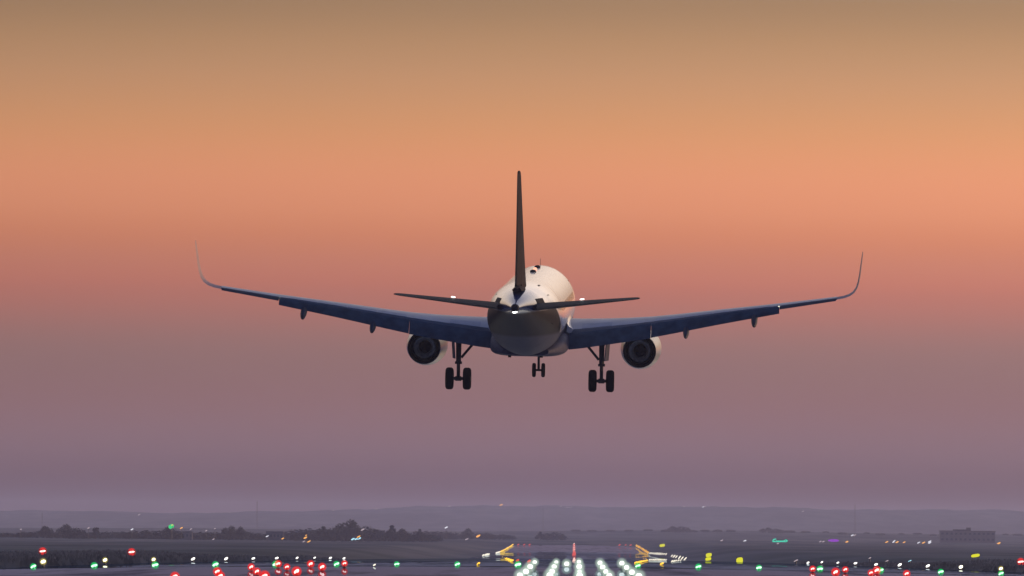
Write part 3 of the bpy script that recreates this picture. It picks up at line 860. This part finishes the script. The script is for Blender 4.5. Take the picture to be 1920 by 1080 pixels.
inset_and_mirage([(970.5, 1051.5), (992, 1053.5)], L_IN_R, 'red', 'mirrored by mirage left of the white rows')
inset_and_mirage([(1212, 1051.5), (1208.5, 1052.5), (1205, 1053.5), (1201, 1054.3), (1197, 1055.2), (1192.5, 1056)], L_IN_A, 'amber', 'mirrored by mirage right of the white rows')
inset_and_mirage([(1206, 1043), (1210, 1042.5), (1207, 1047), (1211, 1046.5)], L_IN_O, 'orange', 'mirrored by mirage right of the white rows')
inset_and_mirage([(1218 + 3.4 * i, 1050 + .05 * i) for i in range(10)], L_IN_W, 'white', 'mirrored by mirage right of the white rows')
inset_and_mirage([(1260, 1053.3), (1264, 1052.7), (1268, 1052), (1272, 1051.3), (1276, 1050.8)], L_IN_W, 'pale white', 'mirrored by mirage beyond the amber fork')
inset_and_mirage([(1076.3, 1047.5), (1076.2, 1050), (1076.2, 1052)], L_IN_RW, 'pale red', 'mirrored by mirage on the centre line')
inset_and_mirage([(1241, 1058)], L_IN_A, 'yellow', 'mirrored by mirage under the yellow sign')
inset_and_mirage([(897, 1058)], L_IN_A, 'yellow', 'mirrored by mirage between two green lamps')
inset_and_mirage([(702, 1061)], L_IN_S, 'white', 'between the green lamps', .4)

# green threshold lamps across the near end of the runway
greens = [(62.5, 1066), (176.7, 1064.7), (291, 1063), (404, 1063), (517, 1063), (631, 1061), (744, 1060.8), (857.5, 1060), (971, 1060), (1196, 1062.5), (1309.5, 1066), (1423, 1069), (1537.5, 1072.5), (1651.7, 1075), (1764, 1077.5), (1877, 1080)]
for k, (px, py) in enumerate(greens):
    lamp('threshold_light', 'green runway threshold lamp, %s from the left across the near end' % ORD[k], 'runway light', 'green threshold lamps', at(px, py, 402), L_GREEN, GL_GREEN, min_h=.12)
# white approach barrettes: four rows of five
rows_w = [(372, [(1002.5, 1054), (1043, 1054), (1085.5, 1053.5), (1125, 1055.5), (1166, 1056)]), (340, [(994, 1062.5), (1039, 1062.3), (1086, 1062.5), (1130, 1063.3), (1175, 1064)]),
          (307, [(986, 1071.7), (1035, 1071.7), (1086.6, 1071.7), (1136, 1071.9), (1185, 1073)]), (274, [(975, 1078.5), (1031, 1079), (1087, 1079.2), (1142.5, 1079.2), (1198, 1080)])]
rown = ['farthest row', 'third row', 'second row', 'nearest row']
for (d, pts), rn in zip(rows_w, rown):
    for k, (px, py) in enumerate(pts):
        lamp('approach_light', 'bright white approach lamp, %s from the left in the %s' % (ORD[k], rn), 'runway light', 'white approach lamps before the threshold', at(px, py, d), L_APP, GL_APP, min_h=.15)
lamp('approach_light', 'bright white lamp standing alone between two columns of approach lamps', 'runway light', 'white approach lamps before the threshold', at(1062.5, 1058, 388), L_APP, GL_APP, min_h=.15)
# red side barrettes
reds = [(370, 'farthest row of the left block', [(521.7, 1057), (582.5, 1057.3), (646, 1056.3)]), (344, 'second farthest row of the left block', [(471, 1064), (538, 1064.7), (604, 1064)]),
        (309, 'second nearest row of the left block', [(407.5, 1073), (481.7, 1073), (556, 1073)]), (278, 'nearest row of the left block', [(328, 1081), (413, 1080), (496, 1080)]),
        (370, 'farthest row of the right block', [(1523.7, 1066.7), (1585, 1068), (1644, 1070)]), (344, 'nearest row of the right block', [(1566.7, 1074.5), (1633, 1077), (1700, 1078.5)])]
for d, rn, pts in reds:
    for k, (px, py) in enumerate(pts):
        lamp('approach_light', 'red approach lamp, %s from the left in the %s' % (ORD[k], rn), 'runway light', 'red approach side lamps', at(px, py, d), L_RED, GL_RED, min_h=.15)
# slope indicator lamps beside the runway
PAPI_BOX = MB().box((0, .35, 0), (.8, .7, .42)).box((-.3, .35, -.4), (.06, .06, .5)).box((.3, .35, -.4), (.06, .06, .5)).mesh('lamp_box', M_METAL, 0)
for k, (px, py, txt) in enumerate([(80, 1038, 'red approach slope lamp above the leftmost white edge lamp'), (246.7, 1039, 'red approach slope lamp over dark grass, second from the left edge'), (1914, 1057.5, 'red approach slope lamp on the right verge, cut by the picture edge')]):
    p = at(px, py, 823); g = float(gz(p.x, p.y))
    e = empty('slope_indicator_light', (p.x, p.y, g), txt, 'runway light', 'red approach slope lamps')
    for nm, me in (('lamp_box', PAPI_BOX), ('lens', L_PAPI), ('halo_globe', GL_PAPI)):
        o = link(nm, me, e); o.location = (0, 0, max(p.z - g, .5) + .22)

# yellow lit signs and lamps beside the taxiways
def sign(px, py, w, h, d, label):
    k = F_PX / d
    p = at(px, py, d); g = float(gz(p.x, p.y)); W, H = w / k, h / k
    z = max(p.z, g + H / 2 + .1)
    e = empty('taxiway_sign', (p.x, p.y, g), label, 'sign', 'yellow lit taxiway signs')
    m = MB(); m.box((0, .14, z - g), (W * 1.04, .24, H * 1.05)); m.obj('sign_case', M_METAL, e, 0)
    m = MB()
    n = 20
    pts = [(W / 2 * math.copysign(abs(math.cos(a)) ** .62, math.cos(a)), H / 2 * math.copysign(abs(math.sin(a)) ** .62, math.sin(a))) for a in [2 * PI * i / n for i in range(n)]]
    m.loft([[(x, -.01, z - g + y + x * .14) for x, y in pts], [(x, .015, z - g + y + x * .14) for x, y in pts]]); m.obj('lit_panel', M_YELLOW, e, 0)
    m = MB()
    for x in (-W * .35, W * .35): m.tube((x, .14, 0), (x, .14, z - g - H * .5), .05, None, 8)
    m.obj('post', M_METAL, e)
sign(1386.7, 1051, 12.5, 11.5, 1450, 'largest squarish yellow lit taxiway sign, near a green lamp')
sign(1329, 1040.7, 11, 7.5, 2050, 'yellow lit sign standing above its mirage reflection')
sign(1328, 1055.8, 11, 6, 1000, 'mirage reflection under a yellow lit sign, added as a sign')  # mirage image of the sign above, added as a second sign
sign(1241.7, 1022.7, 10, 5.5, 3800, 'small far yellow lit sign above the amber fork')
sign(1829, 1041.7, 16, 6, 1250, 'wide flat yellow lit sign beneath the long hazy building')

# ------------------------------------------------------------------ far lamps, signs, masts
def far_lamp(px, py, d, material, a_px, b_px, label, name='street_lamp', cat='street lamp', group='far lamps', rot=TILT):
    k = F_PX / d
    p = at(px, py, d)
    lens = ell('lamp_head', a_px / k, b_px / k, material, rot, 10, 6)
    g = float(gz(p.x, p.y))
    if p.z < g + .4: p.z = g + .4
    e = empty(name, (p.x, p.y, g), label, cat, group)
    q = link('pole', POLE, e); q.scale = (1, 1, max(p.z - g, .3))
    l = link('lamp_head', lens, e); l.location = (0, 0, p.z - g)
far = [  # px, py, distance, material, half length, half width (photo pixels), label
 (39, 992.5, 4500, M_CITY_F, 2.2, .9, 'faint pink lamp over the treeline near the left edge'),
 (166, 990, 4500, M_CITY_F, 2.6, 1.0, 'faint pink lamp between the round trees and a narrow tree'),
 (247.5, 992.5, 4500, M_CITY_W, 3.0, 1.1, 'pale lamp above a low bush, left of the green lamp'),
 (321, 987, 4500, M_CITY_G, 5.5, 4.2, 'green obstruction lamp on top of a tree'),
 (323, 984.5, 4490, M_CITY_O, 1.8, .8, 'tiny yellow lamp touching the green obstruction lamp'),
 (340, 990, 4500, M_CITY_O, 3.0, 1.1, 'orange lamp above the small flat house'),
 (358, 992, 4500, M_CITY_F, 2.4, .9, 'faint lamp at the far end of the flat house'),
 (386.7, 995, 4500, M_CITY_F, 2.2, .9, 'faint lamp above a gap in the treeline'),
 (403, 991, 4500, M_CITY_F, 1.8, .8, 'very faint high lamp left of the rounded tree pair'),
 (400, 1011, 4400, M_CITY_F, 2.4, .9, 'faint lamp low in the field beneath the trees'),
 (501, 1005.5, 4400, M_CITY_W, 3.2, 1.0, 'pale lamp in front of the long low shed'),
 (530, 1009.7, 4400, M_CITY_O, 3.0, 1.0, 'dim orange lamp beside the low shed'),
 (572.5, 1008.2, 4400, M_CITY_O, 3.8, 1.5, 'bright orange lamp left of the tall trees'),
 (574, 1003.5, 4400, M_CITY_O, 2.2, .7, 'thin orange lamp just above a brighter orange one'),
 (579, 1020, 4200, M_CITY_O, 3.8, 1.1, 'orange lamp low in the field under the tall trees'),
 (569.5, 1021, 4200, M_CITY_F, 3.0, .9, 'dim lamp beside the low orange field lamp'),
 (661.7, 1010.8, 4400, M_CITY_C, 4.0, 1.5, 'icy blue lamp, left of a cluster under the tallest tree'),
 (667.5, 1010.8, 4400, M_CITY_C, 3.0, 1.3, 'icy blue lamp in the middle of a cluster under trees'),
 (673.5, 1009.8, 4400, M_CITY_C, 4.0, 1.5, 'icy blue lamp, right of a cluster under trees'),
 (672.5, 1006.2, 4390, M_CITY_O, 4.0, 1.2, 'orange lamp topping the icy blue cluster'),
 (680, 993, 4400, M_CITY_F, 4.0, 1.3, 'pinkish lamp beside the tallest tree'),
 (809, 1008.3, 4600, M_CITY_O, 3.8, 1.2, 'orange lamp right of the pointed tree'),
 (836.7, 989, 4600, M_CITY_W, 3.5, 1.3, 'white lamp on a tall pole left of the rounded tree'),
 (896.7, 1005, 4600, M_CITY_O, 4.5, 1.9, 'bright amber lamp right of the rounded tree'),
 (875, 1011, 4500, M_CITY_F, 4.0, .9, 'faint lamp below the rounded tree'),
 (939.7, 946.8, 14000, M_CITY_O, 3.5, 1.6, 'orange beacon at the crest of the hills'),
 (705, 956, 14000, M_CITY_F, 3.2, 1.2, 'pink lamp on the hill crest above the tall trees'),
 (625, 959, 14000, M_CITY_F, 2.0, .8, 'tiny faint lamp on the left hill crest'),
 (431, 961.7, 14000, M_CITY_F, 1.8, .8, 'tiny white lamp on the hill above the rounded tree pair'),
 (261, 965, 13500, M_CITY_F, 3.0, .9, 'faint streak of light on the left hillside'),
 (843, 952.5, 14000, M_CITY_F, 2.6, .9, 'faint lamp on the hill crest left of the orange beacon'),
 (1051, 950.3, 14000, M_CITY_F, 2.6, .9, 'faint lamp on the hill crest above the red centre line'),
 (1062, 956, 13800, M_CITY_F, 2.4, .6, 'first of three faint streaks under the hill crest'),
 (1066, 956.5, 13800, M_CITY_F, 2.4, .6, 'second of three faint streaks under the hill crest'),
 (1070.5, 957.5, 13800, M_CITY_F, 2.4, .6, 'third of three faint streaks under the hill crest'),
 (1283, 950, 14000, M_CITY_F, 2.2, .8, 'faint lamp left of the pink pair on the right hill crest'),
 (1318, 951.2, 14000, M_CITY_W, 3.0, 1.2, 'pale lamp on the right hill crest'),
 (1322, 949.5, 14000, M_CITY_F, 1.8, .8, 'tiny red lamp touching the pale crest lamp'),
 (1505, 965, 13500, M_CITY_F, 3.2, .9, 'faint lamp on the right hillside'),
 (1353, 1016.3, 5200, M_CITY_F, 3.0, 1.0, 'dim lamp left of a white one, short of the teal sign'),
 (1396, 1016.3, 5200, M_CITY_W, 3.8, 1.3, 'white lamp left of the teal sign'),
 (1458.5, 1026.5, 4300, M_CITY_F, 2.6, 1.0, 'faint lamp under the teal sign'),
 (1538, 1017, 5200, M_CITY_F, 2.8, 1.1, 'left of two grey lamps before the purple band'),
 (1543.5, 1017, 5200, M_CITY_F, 2.8, 1.1, 'right of two grey lamps before the purple band'),
 (1587.5, 1016.2, 5200, M_CITY_O, 3.5, 1.5, 'orange lamp at the end of the purple band'),
 (1598, 1003.7, 5600, M_CITY_W, 3.0, 1.0, 'pale lamp high over the purple band'),
 (1602.5, 1003.5, 5600, M_CITY_F, 3.0, 1.1, 'pink lamp next to the pale high lamp'),
 (1662.5, 1017.5, 5200, M_CITY_O, 3.4, 1.1, 'orange lamp, left end of the right-hand cluster'),
 (1676.7, 1014.3, 5200, M_CITY_W, 3.0, 1.0, 'bluish lamp, top of the right-hand cluster'),
 (1681.7, 1021.2, 5200, M_CITY_O, 3.5, 1.3, 'orange lamp in the middle of the right-hand cluster'),
 (1675, 1023.2, 5200, M_CITY_W, 2.6, .9, 'pale lamp low in the right-hand cluster'),
 (1695, 1024.2, 5200, M_CITY_O, 3.2, 1.0, 'yellowish lamp, right end of the right-hand cluster'),
 (1722.5, 1025, 5100, M_CITY_W, 3.2, 1.1, 'pale lamp below left of an orange one near the long building'),
 (1731.7, 1020, 5100, M_CITY_O, 3.8, 1.2, 'orange lamp left of two pale lamps by the long building'),
 (1743, 1015.3, 5100, M_CITY_W, 3.6, 1.2, 'upper pale lamp at the corner of the long building'),
 (1743, 1025.3, 5100, M_CITY_W, 3.6, 1.2, 'lower pale lamp at the corner of the long building'),
 (1872.5, 1019.7, 5100, M_CITY_O, 4.0, 1.6, 'yellow lamp right of the long building'),
 (1492.5, 1054, 980, M_CITY_F, 4.5, 1.1, 'faint slanted lamp at the tip of the right verge'),
 (1631, 1046.3, 1150, M_CITY_F, 2.8, 1.0, 'faint lamp standing on the right verge above the red block'),
 (1663, 1051.8, 1000, M_CITY_F, 3.4, 1.0, 'faint streak of light on the right verge'),
 (1706, 1051.7, 1000, M_CITY_C, 3.4, .9, 'small teal lamp on the right verge'),
]
for px, py, d, m_, a, b, lab in far:
    if px < 800 and 4000 < d < 5000: d *= .78
    far_lamp(px, py, d, m_, a, b, lab, group='lamps beyond the airfield')

# teal neon sign on posts
def neon():
    d = 5100; k = F_PX / d
    p = at(1462, 1015, d); g = float(gz(p.x, p.y))
    e = empty('neon_sign', (p.x, p.y, g), 'teal neon sign with scrawled lettering beyond the runway', 'sign')
    z0 = p.z - g
    def P(px, py): return ((px - 1462) / k, -.3, z0 + (1015 - py) / k)
    strokes = [[(1448.5, 1018.2), (1450, 1011.5), (1455.5, 1010.6)], [(1449, 1015.3), (1454.5, 1014.8)], [(1449.2, 1017), (1454, 1016.2), (1458, 1016.6)],
               [(1455.5, 1013.6), (1458, 1015.4), (1460, 1014), (1462, 1015.8), (1464, 1013.8), (1466, 1015.6), (1468, 1013.6), (1470, 1015.4), (1472.5, 1012.2)],
               [(1472.8, 1011.8), (1476.6, 1013.8), (1472.6, 1016.6)], [(1457, 1016.2), (1473, 1015.6)]]
    m = MB()
    for st in strokes:
        for a, b in zip(st[:-1], st[1:]): m.tube(P(*a), P(*b), .34, None, 8)
    m.obj('lettering', M_TEAL, e)
    m = MB(); m.box((0, .1, z0), (9.8, .4, 3.0)); m.obj('back_board', M_METAL, e, 0)
    m = MB()
    for x in (-3.5, 3.5): m.tube((x, .1, 0), (x, .1, z0 - 1.5), .2)
    m.obj('post', M_METAL, e)
neon()
def canopy():
    d = 5250; k = F_PX / d
    p = at(1563, 1016.6, d); g = float(gz(p.x, p.y))
    e = empty('lit_canopy', (p.x, p.y, g), 'low canopy with a glowing purple band among far lamps', 'canopy')
    z = max(p.z - g, 1.2)
    m = MB(); m.ball((0, 0, z), (10.5 / k, .8, 2.6 / k), None, 20, 8); m.obj('light_band', M_PURPLE, e)
    m = MB(); m.box((0, 1.6, z + .2), (20 / k, 3.0, .5)); m.obj('roof', M_ROOF, e, 0)
    for x in (-2.6, 2.6):
        m = MB(); m.tube((x, 1.6, 0), (x, 1.6, z), .15); m.obj('post', M_METAL, e)
canopy()
def mast(px, ytop, ybase, d, label):
    k = F_PX / d
    t = at(px, ytop, d); g = float(gz(t.x, t.y)); H = t.z - g
    e = empty('lattice_mast', (t.x, t.y, g), label, 'mast', 'faint masts on the far plain')
    m = MB()
    for a in range(3):
        x, y = math.cos(a * 2.094), math.sin(a * 2.094)
        m.tube((x * 1.1, y * 1.1, 0), (x * .5, y * .5, H), .22, .16, 6)
    n = 12
    for i in range(n):
        z0, z1 = H * i / n, H * (i + 1) / n
        for a in range(3):
            r0, r1 = 1.1 - .6 * i / n, 1.1 - .6 * (i + 1) / n
            b = a + 1
            m.tube((r0 * math.cos(a * 2.094), r0 * math.sin(a * 2.094), z0), (r1 * math.cos(b * 2.094), r1 * math.sin(b * 2.094), z1), .09, None, 5)
    m.obj('lattice', M_METAL, e)
    m = MB(); m.tube((0, 0, H), (0, 0, H + 3), .12, .05, 6); m.obj('aerial', M_METAL, e)
mast(482, 940, 970, 10500, 'faint lattice mast rising over the left hills')
mast(1603, 946, 975, 10500, 'faint lattice mast rising over the right hills')
mast(79, 962, 990, 10500, 'faint lattice mast above the trees near the left edge')
mast(1018, 953, 990, 10500, 'faint lattice mast left of the red centre line')

# ------------------------------------------------------------------ far buildings
def house(px0, px1, ytop, d, label, tower=None, windows=6):
    k = F_PX / d
    p = at((px0 + px1) / 2, ytop, d); g = float(gz(p.x, p.y)); H = p.z - g; W = (px1 - px0) / k; D = min(W * .5, 14)
    e = empty('far_building', (p.x, p.y, g), label, 'building', None)
    m = MB(); m.box((0, D / 2, H / 2 - .5), (W, D, H + 1)); m.obj('wall', M_CONC, e, 0)
    m = MB(); m.box((0, D / 2, H + .15), (W * 1.03, D * 1.04, .3))
    if tower: 
        for a, b, hh in tower: m.box(((a + b) / 2 * W, D / 2, H + .3 + hh / 2), ((b - a) * W, D * .5, hh))
    m.obj('roof', M_ROOF, e, 0)
    rows = 2 if H > 6 else 1
    for r in range(rows):
        for i in range(windows):
            x = -W / 2 + W * (i + .5) / windows
            q = MB(); q.box((x, -.01, H * (r + .55) / rows), (W / windows * .5, .08, min(1.4, H * .3))); q.obj('window', M_WIN, e, 0)
house(1763, 1866, 996, 5600, 'long flat-roofed building in haze with a small rooftop block', [(-.26, -.02, .9), (-.02, .06, 2.2)], 12)
house(341, 361, 997.5, 3760, 'small flat-roofed house left of the rounded tree pair', None, 3)
house(499, 531, 997.5, 3740, 'long low shed between two clumps of trees', None, 5)

# ------------------------------------------------------------------ trees
def tree_meshes(seed, w, h, lobes):
    """unit-ish tree: h metres tall, crown w metres wide; lobes = [(x, z, r)] clumps as shares of w and h"""
    rg = random.Random(seed)
    t = MB(); tops = []
    base_r = .045 * h
    trunk_h = h * .38
    t.tube((0, 0, -.3), (0, 0, trunk_h), base_r, base_r * .6, 8)
    c = MB()
    for (lx, lz, lr) in lobes:
        cxx, czz, rr = lx * w, lz * h, lr * w
        cyy = (rg.random() - .5) * w * .4
        t.tube((0, 0, trunk_h * .8), (cxx, cyy, czz), base_r * .45, base_r * .12, 6)
        n = int(60 + 420 * lr)
        for i in range(n):
            # leaf clumps through the lobe, denser at its shell
            u = Vector((rg.gauss(0, 1), rg.gauss(0, 1), rg.gauss(0, 1))).normalized() * (rr * (rg.random() ** .33) * (1 + .25 * rg.random()))
            p = Vector((cxx + u.x, cyy + u.y, czz + u.z * .85))
            s = .28 + .34 * rg.random()
            a = Vector((rg.gauss(0, 1), rg.gauss(0, 1), rg.gauss(0, 1))).normalized(); b = a.orthogonal().normalized()
            q = a.cross(b)
            c.add([p + a * s, p + b * s * .7, p - a * s, p - b * s * .7], [(0, 1, 2, 3)])
    tm = t.mesh('trunk', M_BARK, 50)
    cm = bpy.data.meshes.new('crown'); cm.from_pydata(c.v, [], c.f); cm.materials.append(M_LEAF)
    return tm, cm
KINDS = {
 'round': tree_meshes(1, 9, 10, [(0, .62, .34), (-.26, .55, .26), (.28, .52, .28), (.05, .80, .24), (-.1, .38, .3), (.22, .34, .26)]),
 'twin': tree_meshes(2, 10, 12, [(-.2, .78, .22), (-.22, .58, .24), (.2, .62, .26), (.28, .44, .26), (-.05, .38, .34), (-.34, .36, .2)]),
 'pointed': tree_meshes(3, 7, 11, [(0, .88, .14), (-.05, .70, .22), (.12, .54, .3), (-.2, .44, .3), (.3, .36, .3), (-.35, .28, .24)]),
 'narrow': tree_meshes(4, 4.5, 9, [(0, .78, .34), (.15, .62, .34), (-.1, .46, .36), (.2, .84, .22)]),
 'bushy': tree_meshes(5, 11, 7, [(-.3, .5, .24), (0, .6, .26), (.3, .46, .24), (-.12, .34, .28), (.18, .3, .28), (.42, .3, .18), (-.44, .28, .18)]),
 'low': tree_meshes(6, 12, 5, [(-.36, .45, .2), (-.12, .52, .22), (.14, .46, .22), (.38, .5, .2), (.0, .3, .26), (-.28, .28, .2), (.3, .26, .22)]),
}
KH = {'round': 9.9, 'twin': 11.6, 'pointed': 10.8, 'narrow': 8.8, 'bushy': 6.0, 'low': 4.1}
def tree(px, ytop, d, kind, label, wide=1.0, group='trees of the far treeline', name='broadleaf_tree'):
    p = at(px, ytop, d); g = float(gz(p.x, p.y))
    s = max(p.z - g, 1.5) / KH[kind]
    e = empty(name, (p.x, p.y, g), label, 'tree', group)
    e.scale = (s * wide * 1.25, s * wide * 1.25, s); e.rotation_euler = (0, 0, rnd.choice((0, PI)) + rnd.uniform(-.3, .3))
    link('trunk', KINDS[kind][0], e); link('crown', KINDS[kind][1], e)
feat = [(42, 998, 'bushy', 'rounded bushy tree nearest the left edge', 1.0), (87, 986.5, 'round', 'broad domed tree, left of the two big domes', 1.1), (123, 983, 'round', 'tallest domed tree of the left clump', 1.0),
        (140, 992, 'bushy', 'bushy tree leaning off the tallest left dome', 1.0), (179, 988.5, 'narrow', 'narrow upright tree standing alone', 1.0), (243, 998, 'bushy', 'low bush under a pale lamp', .8),
        (313, 988, 'round', 'tree carrying the green obstruction lamp', .85), (326, 994, 'bushy', 'bush at the foot of the green lamp tree', .8), (382, 1001, 'narrow', 'short narrow tree in the gap', 1.3), (428, 985, 'twin', 'rounded tree, larger of the pair in the middle', .85),
        (452, 987.5, 'round', 'rounded tree, smaller of the pair in the middle', .7), (439, 993, 'bushy', 'bush joining the rounded tree pair', 1.0), (555, 1000, 'narrow', 'short tree right of the low shed', 1.2), (584, 996, 'bushy', 'bushy tree by the orange lamp', .9),
        (607, 986.5, 'pointed', 'peaked tree left of the tallest tree', 1.1), (628, 991, 'bushy', 'bushy tree filling between peaked and tallest tree', 1.2), (650, 973.5, 'twin', 'tallest tree with a forked crown', .95), (664, 978, 'round', 'tree merging into the right flank of the tallest tree', .7),
        (690, 990, 'bushy', 'bushy tree right of the pinkish lamp', 1.1), (735, 984.5, 'pointed', 'sharp peaked tree right of the tallest tree', 1.0), (755, 991, 'round', 'tree on the right flank of the sharp peaked tree', .9), (787, 991.5, 'pointed', 'smaller peaked tree before the orange lamp', .9),
        (825, 1000, 'narrow', 'short tree left of the white pole lamp', 1.3), (846, 1001, 'bushy', 'low bush under the white pole lamp', .9), (877, 990.5, 'round', 'lone rounded tree near the fork of amber lamps', .9), (912, 1000, 'bushy', 'bush right of the bright amber lamp', .9),
        (937, 1003, 'narrow', 'small tree above the amber fork', 1.3), (1013, 996.5, 'pointed', 'hazy peaked tree left of the centre line', 1.2), (1037, 999, 'bushy', 'hazy bush left of the centre line', 1.3)]
for px, y, k, lab, w in feat:
    tree(px, y, (3700 if px < 800 else 4900) + rnd.uniform(-60, 60), k, lab, w)
fill_l = []
x = 4
while x < 945:
    top = 1001.5 if x < 560 else (997 if x < 720 else 1001.5)
    fill_l.append((x, top + rnd.choice((-3.5, 0, 1, 2.5)) + rnd.uniform(-1.5, 1.5)))
    x += rnd.uniform(17, 24)
for k, (px, y) in enumerate(fill_l):
    tree(px, y, (3820 if px < 800 else 5000) + rnd.uniform(-50, 100), rnd.choice(('low', 'low', 'bushy', 'bushy', 'round', 'twin')), 'low dark bush of the far treeline, %s from its left end' % ORD[k], 1.9, 'low bushes of the far treeline', 'low_bush')
hz = [(1262, 986.5, 'round'), (1275, 988, 'bushy'), (1248, 993, 'bushy'), (1300, 994, 'bushy'), (1322, 996, 'low'), (1180, 1001, 'low'), (1215, 999, 'low'), (1345, 993, 'bushy'), (1370, 995, 'low'), (1430, 991, 'round'), (1441, 989, 'round'), (1456, 992, 'bushy'),
      (1480, 995, 'low'), (1510, 998, 'low'), (1548, 999, 'bushy'), (1580, 1000, 'low'), (1625, 1000, 'bushy'), (1650, 1001, 'low'), (1690, 1001, 'bushy'), (1720, 1003, 'low'), (1750, 1003, 'bushy'), (1885, 1003, 'bushy'), (1908, 1004, 'low'), (1080, 999, 'low'), (1110, 1001, 'low'), (1145, 1002, 'low')]
for k, (px, y, kd) in enumerate(sorted(hz)):
    tree(px, y, 7200 + rnd.uniform(-100, 200), kd, 'pale tree lost in haze on the far ridge, %s from the centre line' % ORD[k], 1.5, 'trees on the hazy ridge')

# ------------------------------------------------------------------ haze
hm = bpy.data.materials.new('twilight_haze'); hm.use_nodes = True
nt = hm.node_tree; nt.nodes.clear()
pv = nt.nodes.new('ShaderNodeVolumePrincipled')
pv.inputs['Color'].default_value = (.635, .665, .95, 1)
pv.inputs['Density'].default_value = 8.0e-5
pv.inputs['Anisotropy'].default_value = .5
o = nt.nodes.new('ShaderNodeOutputMaterial'); nt.links.new(pv.outputs[0], o.inputs['Volume'])
zlo, zhi = -13.0, 62.0
m = MB(); m.box((0, 11250, (zlo + zhi) / 2), (44000, 23000, zhi - zlo))
h = m.obj('haze', hm, None, 0)
tag(h, kind='stuff')
